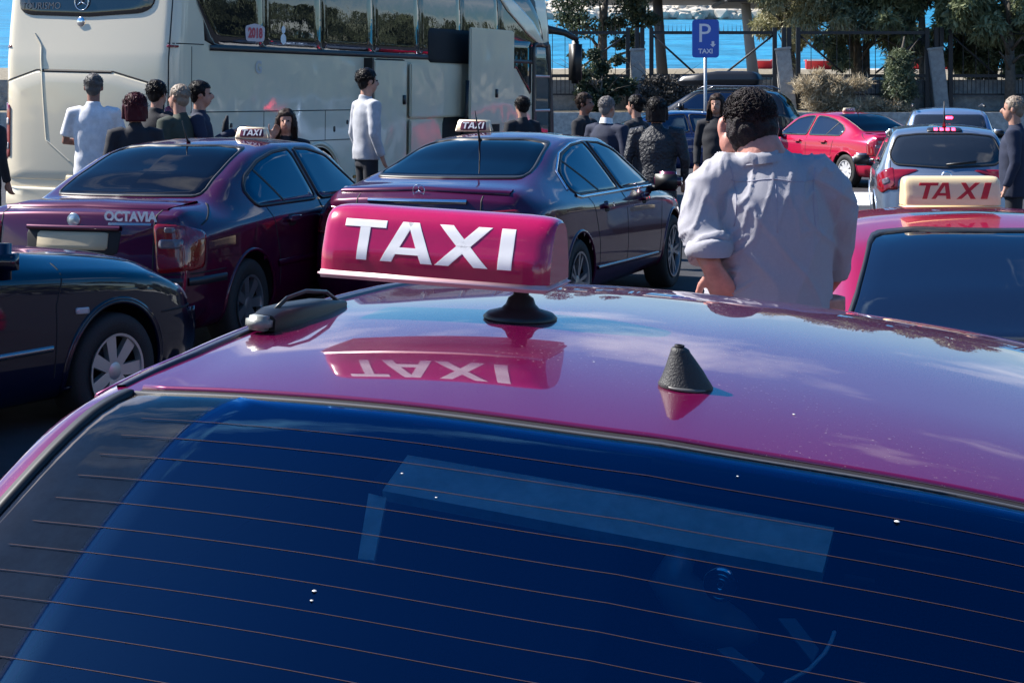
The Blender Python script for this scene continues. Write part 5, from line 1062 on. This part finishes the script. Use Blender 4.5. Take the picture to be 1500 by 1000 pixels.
def person(label, X, D, h, face, top, trousers, hair, hairstyle='short', skin=SK, pose='down', bulk=1., sleeve='long', z=0., voxel=.013, group=None, head=(0, 0), coat=0., collar=None, arms=None):
    """face: direction in degrees, 0 away from the camera, 90 right, 180 towards the camera"""
    s = h/1.75; t = thing('person', label, 'person', (X, D, z), rz=-R(face), group=group); t.scale = (s, s, s)
    B = bulk; hy, hx = head
    hc = Vector((hx, hy+.015, 1.635))
    A = arms or {'down': [((.19*B, 0, 1.40), (.25*B, -.03, 1.13), (.24*B, .06, .90)), ((-.19*B, 0, 1.40), (-.25*B, -.03, 1.13), (-.24*B, .06, .90))],
         'talk': [((.19*B, 0, 1.40), (.25*B, .02, 1.12), (.14, .26, 1.14)), ((-.19*B, 0, 1.40), (-.25*B, .0, 1.12), (-.15, .24, 1.05))],
         'hold': [((.19*B, 0, 1.40), (.24*B, .08, 1.15), (.12, .34, 1.30)), ((-.19*B, 0, 1.40), (-.25*B, -.02, 1.13), (-.22*B, .10, .93))],
         'phone': [((.19*B, 0, 1.40), (.27*B, .12, 1.20), (.13, .15, 1.48)), ((-.19*B, 0, 1.40), (-.25*B, .05, 1.13), (-.05, .2, 1.15))],
         'fold': [((.19*B, 0, 1.40), (.26*B, .06, 1.14), (-.02, .22, 1.16)), ((-.19*B, 0, 1.40), (-.26*B, .06, 1.14), (.02, .25, 1.12))]}[pose]
    ms = []
    # head: skull, face wedge, nose, ears, neck
    ms += [ell(hc+Vector((0, -.012, .03)), (.076, .094, .092)), ell(hc+Vector((0, .030, -.035)), (.058, .062, .082)), tube([hc+Vector((0, .092, .012)), hc+Vector((0, .112, -.022)), hc+Vector((0, .095, -.035))], [.010, .015, .012], 8)]
    for e in (-1, 1): ms.append(ell(hc+Vector((e*.078, -.008, -.005)), (.012, .020, .032), 10, 6))
    ms.append(tube([(0, -.012, 1.40), (0, -.005, 1.49), hc+Vector((0, -.01, -.03))], [.066*B**.3, .057*B**.3, .058], 14))
    ms.append(tube([(0, 0, .86), (0, 0, 1.0), (0, 0, 1.12), (0, 0, 1.30), (0, -.01, 1.42), (0, -.01, 1.47)], [(.14, .09), (.14, .09), (.13, .085), (.15, .09), (.13, .075), (.05, .05)], 16))
    for i, (sh, el, wr_2) in enumerate(A):
        e = Vector(el); w_ = Vector(wr_2); ms.append(tube([(sh[0]*.7, sh[1], sh[2]), sh, Vector(sh).lerp(e, .5), e, e.lerp(w_, .4), w_], [.04, .045, .042, .038, .036, .026], 12))
        ms += hand_meshes(w_, w_-e, 1 if i == 0 else -1, 1., .6, Vector((0, -1, .1)) if abs((w_-e).normalized().y) < .7 else Vector((0, 0, 1)))
    for e in (-1, 1): ms.append(tube([(e*.085, 0, .90), (e*.095, .01, .5), (e*.10, -.01, .10)], [.075, .05, .035], 12))
    ms.append(tube([(-.1, 0, .9), (.1, 0, .9)], .07, 10))
    obj('body', remesh(ms, voxel*.72), skin, t)
    for e in (-1, 1): obj('eye', ell(hc+Vector((e*.031, .082, .012)), (.013, .010, .008), 10, 6), mat('eye_dark', (.02, .015, .012), .2), t)
    obj('mouth', ell(hc+Vector((0, .083, -.062)), (.022, .008, .006), 10, 6), mat('lip', (.30, .10, .09), .5), t)
    # top
    cs = .030; zb = .80-coat
    tm = [tube([(0, 0, zb), (0, 0, .95), (0, .005, 1.08), (0, .0, 1.22), (0, -.005, 1.34), (0, -.012, 1.42), (0, -.012, 1.475)], [(.180*B, .125*B), (.175*B, .128*B), (.170*B, .128*B), (.182*B, .130*B), (.185*B, .118*B), (.135*B, .092), (.066, .064)], 24)]
    for sh, el, wr_2 in A:
        e = Vector(el); w_ = Vector(wr_2); S = Vector(sh)
        if sleeve == 'long': tm.append(tube([(S.x*.55, S.y, S.z+.01), S, S.lerp(e, .5), e, e.lerp(w_, .5), e.lerp(w_, .96)], [.068*B**.5, .074*B**.5, .062*B**.4, .054, .047, .041], 14))
        else: tm.append(tube([(S.x*.55, S.y, S.z+.01), S, S.lerp(e, .45), S.lerp(e, .80)], [.064*B**.5, .064*B**.5, .062*B**.5, .062], 14))
    tm.append(tube([(0, -.014, 1.44), (0, -.008, 1.505)], [.072, .064], 14))
    me = remesh(tm, voxel, 5)
    displace(me, lambda p: mn.noise(Vector((p.x*7, p.y*7, p.z*12+face)))*.006+mn.noise(Vector((p.x*16, p.y*16, p.z*9)))*.0025)
    obj('jacket' if sleeve == 'long' else 't_shirt', me, top, t)
    if collar: obj('collar', tube([(0, -.014, 1.46), (0, -.004, 1.525)], [.078, .066], 16, False), collar, t)
    # trousers, shoes
    me = remesh([tube([(e*.09, 0, .93), (e*.095, .01, .5), (e*.10, 0, .06)], [.082, .070, .062], 12) for e in (-1, 1)]+[tube([(0, 0, .80), (0, 0, .96)], [(.15*B, .105*B), (.15*B, .105*B)], 16)], .016, 3); obj('trousers', me, trousers, t)
    for e in (-1, 1): obj('shoe', remesh([ell((e*.10, .05, .04), (.05, .13, .045))], .012, 2), BLK, t)
    # hair
    hs = []
    if hairstyle in ('short', 'cropped'):
        q = .010 if hairstyle == 'short' else .004
        hs = [ell(hc+Vector((0, -.020, .042)), (.080+q, .094+q, .088+q), 28, 18, .10, hash(label) % 50), ell(hc+Vector((0, -.055, -.01)), (.066+q, .050, .070), 18, 10, .08)]
    elif hairstyle == 'curly':
        hs = [ell(hc+Vector((0, -.022, .050)), (.094, .106, .098), 28, 18, .22, 3), ell(hc+Vector((0, -.055, -.01)), (.078, .055, .075), 18, 10, .2)]
        r = random.Random(5)
        for k in range(60):
            a = r.uniform(0, 6.28); e_ = r.uniform(.05, 1.4); hs.append(ell(hc+Vector((math.cos(a)*.094*math.cos(e_), -.022+math.sin(a)*.100*math.cos(e_), .050+.098*math.sin(e_))), (.020, .020, .017), 8, 6))
    elif hairstyle == 'long':
        hs = [ell(hc+Vector((0, -.022, .045)), (.094, .106, .098), 28, 18, .12, 2), tube([hc+Vector((0, -.06, .02)), hc+Vector((0, -.07, -.10)), hc+Vector((0, -.085, -.22)), hc+Vector((0, -.09, -.30))], [(.095, .06), (.105, .065), (.10, .055), (.07, .03)], 16)]
        for e in (-1, 1): hs.append(tube([hc+Vector((e*.080, .0, .04)), hc+Vector((e*.090, .015, -.07)), hc+Vector((e*.092, .025, -.20)), hc+Vector((e*.08, .03, -.28))], [.03, .034, .034, .018], 10))
    elif hairstyle == 'bob':
        hs = [ell(hc+Vector((0, -.022, .035)), (.105, .112, .110), 28, 18, .1, 2), tube([hc+Vector((0, -.055, .02)), hc+Vector((0, -.06, -.12))], [(.108, .078), (.092, .06)], 16)]
        for e in (-1, 1): hs.append(tube([hc+Vector((e*.085, .0, .03)), hc+Vector((e*.09, .01, -.10))], [.034, .03], 10))
    if hs:
        me = remesh(hs, voxel*.62, 1)
        # keep the hairline: push hair off the face
        displace(me, lambda p: mn.noise(Vector((p.x*60, p.y*60, p.z*18)))*.005)
        for v in me.vertices:
            p = v.co-hc
            if p.y > .045 and p.z < .055+.1*abs(p.x): v.co.y = hc.y+.045-(.055-p.z)*.25 if p.z > -.2 else p.y+hc.y
        me = add_mesh(me, strands(hc+Vector((0, -.022, .040)), (.088, .102, .094) if hairstyle != 'bob' else (.104, .112, .108), 260 if hairstyle != 'cropped' else 160, .045 if hairstyle != 'cropped' else .018, .0032, len(label), .7, .35, -.3))
        obj('hair', me, hair, t)
    return t
def cloth(nm, c, b=.35, sc=120, r=.85): return mat(nm, c, r, noise=.12, nscale=12, bump=b, bscale=sc, bdist=.004)
DK = cloth('dark_cloth', (.012, .013, .02)); NV = cloth('navy_cloth', (.012, .018, .045)); OLV = cloth('olive_cloth', (.035, .045, .035)); TSH = cloth('white_cotton', (.70, .70, .74)); LSH = cloth('pale_blue_grey_cotton', (.40, .41, .45))
JN = cloth('dark_trousers', (.015, .016, .024)); HBK = mat('hair_black', (.012, .010, .011), .45, spec=.15, bump=.8, bscale=120, bdist=.004); HMR = mat('hair_maroon', (.05, .008, .015), .4, spec=.15, bump=.8, bscale=120, bdist=.004); HGR = mat('hair_grey', (.16, .15, .15), .6, spec=.15, bump=.6, bscale=120); HBR = mat('hair_brown', (.03, .018, .014), .5, spec=.15, bump=.8, bscale=120, bdist=.004)
def at(px, P): return (px-750)/P, F/P
def pp(label, px, P, toppy, face, *a, **k):
    X, D = at(px, P); h = CH-(toppy-YH)/P; hh = max(1.55, min(1.86, h)); k.setdefault('z', max(-.1, min(.25, h-hh))); return person(label, X, D, hh, face, *a, **k)
GA = 'people standing behind the burgundy saloon'; GB = 'people talking behind the executive saloon'
pp('man in white T-shirt seen from behind beside the coach rear', 137, 150, 110, -8, TSH, JN, mat('hair_salt', (.07, .065, .065), .6, bump=.5, bscale=120), 'cropped', SKD, 'fold', 1.0, 'short', group=GA, voxel=.012)
pp('woman with short maroon hair in black before the coach rear', 198, 162, 140, -20, DK, JN, HMR, 'bob', group=GA)
pp('person with dark hair and dark jacket left of the olive jacket', 230, 146, 120, 30, DK, JN, HBK, 'short', group=GA, pose='talk')
pp('person with fair thinning hair in an olive jacket', 263, 150, 126, -60, OLV, JN, mat('hair_fair', (.22, .17, .13), .6), 'cropped', group=GA, pose='down', bulk=1.1)
m_ = pp('man in navy jacket in profile holding up a dark umbrella handle', 293, 148, 121, 88, NV, JN, HBK, 'short', group=GA, pose='hold')
pp('woman with long dark hair in black with a hand at her face', 419, 150, 155, 176, DK, JN, HBR, 'long', group=GA, pose='phone', z=-.05)
pp('tall man in pale grey shirt in profile beside the open locker door', 537, 140, 103, 62, LSH, JN, HBK, 'short', group='people beside the coach', pose='down', bulk=1.02, coat=-.07)
pp('person in dark clothes waiting at the coach entrance door', 765, 118, 143, -30, DK, JN, HBK, 'short', group='people beside the coach', pose='down')
pp('dark haired man facing the grey haired man in the suit', 856, 122, 138, 120, DK, JN, HBR, 'short', group=GB, pose='talk', skin=SKD)
pp('grey haired man in dark suit with white collar', 889, 136, 143, 40, NV, JN, HGR, 'cropped', group=GB, pose='down', bulk=1.1, collar=WHITE)
pp('dark haired person just right of the grey haired man', 932, 125, 141, -60, DK, JN, HBK, 'short', group=GB, pose='talk')
PUF = mat('puffer_black', (.010, .012, .020), .5, bump=.8, bscale=35, bdist=.03)
pp('person in long black quilted coat with dark hair', 962, 145, 146, 10, PUF, JN, HBK, 'bob', group=GB, pose='down', bulk=1.18, coat=.3)
pp('dark haired person half hidden behind the big man', 1050, 120, 140, 200, DK, JN, HBR, 'long', group=GB, pose='down')
pp('man in navy jacket cut by the right edge beside the silver hatchback', 1486, 155, 143, -70, NV, JN, mat('hair_fair', (.22, .17, .13), .6), 'cropped', pose='down', bulk=1.1)
pp('person in black cut by the left edge beside the coach', -24, 150, 140, 30, DK, JN, HBK, 'short', pose='down', bulk=1.1, coat=.3)
# dark umbrella in the hand of the navy-jacket man
u = thing('folded_umbrella', 'small dark folded umbrella held up by the navy-jacket man', 'umbrella', ((331-750)/146, F/146-.1, 1.36))
obj('canopy', tube([(0, 0, .0), (0.01, 0, .05), (.015, 0, .12), (.03, 0, .19)], [.022, .036, .030, .012], 10), DK, u); obj('handle', tube([(0, 0, -.10), (0, 0, .0)], .012, 8), BLK, u)

# the big man in the foreground, seen from behind, head bent towards the left
BM = mat('linen_shirt', (.34, .335, .375), .85, noise=.03, nscale=150, bump=.5, bscale=420, bdist=.002)
BMX, BMD = .80, 5.3; K = F/BMD
t = thing('person', 'big man from behind in crumpled pale blue linen shirt, hand on hip', 'person', (BMX, BMD, 0), rz=0)
# own coordinates: x right, y away from the camera, z up.  pixel helper
def q(px, py, dy=0.): P = F/(BMD+dy); return Vector(((px-750)/P-BMX, dy, CH-(py-YH)/P))
hc = q(1097, 179, .05)
hd = [ell(hc+Vector((0, -.005, .022)), (.074, .090, .080), 24, 16), ell(hc+Vector((-.012, .045, -.035)), (.062, .062, .082), 20, 12), tube([hc+Vector((-.03, .10, .0)), hc+Vector((-.035, .125, -.03)), hc+Vector((-.03, .105, -.042))], [.010, .014, .012], 8),
      ell(hc+Vector((-.083, .002, -.018)), (.012, .020, .034), 12, 8), ell(hc+Vector((.080, .002, -.018)), (.012, .020, .034), 12, 8), ell(hc+Vector((-.060, .0, -.06)), (.03, .04, .04), 12, 8)]
hd.append(tube([q(1128, 262, 0), q(1115, 225, .0), hc+Vector((0, -.005, -.02))], [.085, .070, .066], 18))
hd.append(tube([q(1128, 470), q(1130, 400), q(1130, 300), q(1128, 240)], [(.17, .10), (.18, .10), (.18, .10), (.07, .06)], 20))
el, wr = q(1024, 340, -.06), q(1043, 392, -.13)
hd.append(tube([q(1068, 252, 0), q(1042, 270, 0), q(1030, 305, -.03), el, el.lerp(wr, .5), wr], [.05, .055, .052, .044, .038, .030], 16))
hd += [([tuple(p) for p in v], f) for v, f in hand_meshes(wr-Vector((0, 0, .0)), (q(1060, 428, -.11)-wr), 1, 1.0, .35, Vector((-.25, -1, 0)))]
hd.append(tube([q(1190, 252, 0), q(1216, 275, 0), q(1226, 340, .06), q(1218, 400, .14), q(1200, 430, .2)], [.05, .055, .05, .042, .032], 16)); hd += hand_meshes(q(1200, 432, .2), Vector((-.5, .2, -1)), -1, 1.1, .6)
for e in (-1, 1): hd.append(tube([(.02+e*.10, .02, .92), (.02+e*.11, .02, .5), (.02+e*.12, 0, .10)], [.09, .06, .04], 14))
hd.append(tube([(-.08, .02, .92), (.12, .02, .92), (.02, .02, .98)], .08, 10)); hd.append(tube([(.03, .02, .9), (.03, .02, 1.15)], [(.17, .11), (.17, .11)], 16))
obj('body', remesh(hd, .0062, 3), mat('skin_warm', (.50, .22, .17), .5, noise=.15, nscale=25, bump=.3, bscale=90, bdist=.004), t)
for e in (-1, 1): obj('eye', ell(hc+Vector((-.02+e*.03, .093, .0)), (.012, .01, .008), 10, 6), mat('eye_dark', (.02, .015, .012), .2), t)
# shirt: torso, collar, two sleeves (left one bent to the hip with a rolled cuff)
sm = [tube([q(1125, 640), q(1127, 560), q(1128, 480), q(1127, 420), q(1128, 360), q(1128, 315), q(1127, 285), q(1124, 262), q(1118, 244), q(1113, 232)],
           [(.180, .150), (.184, .155), (.186, .156), (.188, .156), (.192, .154), (.192, .146), (.180, .133), (.155, .110), (.105, .088), (.080, .078)], 32)]
sm.append(tube([q(1090, 262), q(1062, 258, 0), q(1040, 275, -.01), q(1028, 308, -.03), q(1024, 335, -.06), q(1034, 354, -.09), q(1040, 364, -.11)], [.072, .078, .074, .069, .066, .058, .056], 20))
sm.append(tube([q(1038, 358, -.10), q(1042, 368, -.115)], [.068, .066], 20))
sm.append(tube([q(1165, 262), q(1192, 262, 0), q(1212, 282, 0), q(1222, 320, .03), q(1222, 360, .07), q(1214, 400, .12)], [.075, .085, .082, .074, .066, .058], 20))
sm.append(tube([q(1113, 242, .0), q(1110, 226, .005)], [(.088, .088), (.078, .082)], 20))
me = remesh(sm, .0065, 4)
def ridge(v): return max(0, 1-abs(mn.noise(v))*4.0)**2
def fold(p):
    # creases of thin cloth: sharp narrow ridges, short across the elbow, long and slanting over the back
    sl = max(0, min(1, (-p.x-.08)/.08)); up = max(0, min(1, (p.z-1.28)/.12)); lo = 1-up
    a = ridge(Vector((p.x*7+p.z*6, p.y*4, p.z*3-p.x*2+2)))*.0055
    a += sl*lo*ridge(Vector((p.x*6, p.y*6, p.z*20-p.x*16)))*.012
    a += up*ridge(Vector((p.x*26-p.z*6, p.y*9, p.z*7+4)))*.006
    a += (1-sl)*lo*ridge(Vector((p.x*4-p.z*5+7, 3.3, p.z*3+p.x*3)))*.008
    return a-.004
displace(me, fold)
obj('shirt', me, BM, t)
cu = [q(1038, 362, -.10), q(1042, 373, -.118)]
obj('rolled_cuff', tube([cu[0]+Vector((-.0, 0, .02)), cu[0], cu[1], cu[1]+Vector((0, 0, -.006))], [.060, .072, .070, .055], 24, False), BM, t)
obj('trousers', remesh([tube([(.02+e*.11, .02, .95), (.02+e*.115, .02, .5), (.02+e*.12, 0, .06)], [.125, .09, .07], 14) for e in (-1, 1)]+[tube([(.03, .01, .80), (.03, .01, 1.02)], [(.20, .155), (.20, .155)], 20)], .014, 3), JN, t)
shs = Skin(me)
def seam(nm, pts, r_=.0016): return obj(nm, tube([shs.hit((p_[0], p_[2]), 'B', .0003) for p_ in pts], r_, 6), mat('seam_thread', (.32, .32, .40), .8), t)
seam('yoke_seam', [q(1066+i*6, 262+2.0*math.sin(i*.5)) for i in range(21)]); seam('back_pleat', [q(1128, 264+i*9) for i in range(9)], .0009)
seam('sleeve_seam', [q(1066+6*math.sin(i*.25), 240+i*8) for i in range(12)]); seam('sleeve_seam', [q(1188-5*math.sin(i*.25), 244+i*8) for i in range(12)])
obj('collar', tube([q(1116, 238, .0), q(1114, 228, .0), q(1113, 223, .0), q(1114, 229, 0), q(1115, 238, 0)], [(.074, .076), (.072, .075), (.074, .077), (.079, .082), (.086, .088)], 28, False), BM, t)
for e in (-1, 1): obj('shoe', remesh([ell((.02+e*.12, .05, .04), (.05, .14, .045))], .012, 2), BLK, t)
hs = [ell(hc+Vector((.002, -.014, .026)), (.076, .090, .075), 28, 18, .12, 3), ell(hc+Vector((.004, -.045, -.015)), (.078, .060, .085), 18, 10, .08)]; r = random.Random(9)
me = remesh(hs, .0058, 2)
displace(me, lambda p: mn.noise(Vector((p.x*70, p.y*70, p.z*40)))*.006)
me = add_mesh(me, strands(hc+Vector((.002, -.014, .030)), (.075, .090, .073), 2600, .030, .0019, 4, 1.0, .2, -.55))
obj('hair', me, mat('hair_dark_strands', (.014, .008, .010), .5, noise=.5, nscale=60, bump=1., bscale=220, bdist=.005, spec=.25), t)
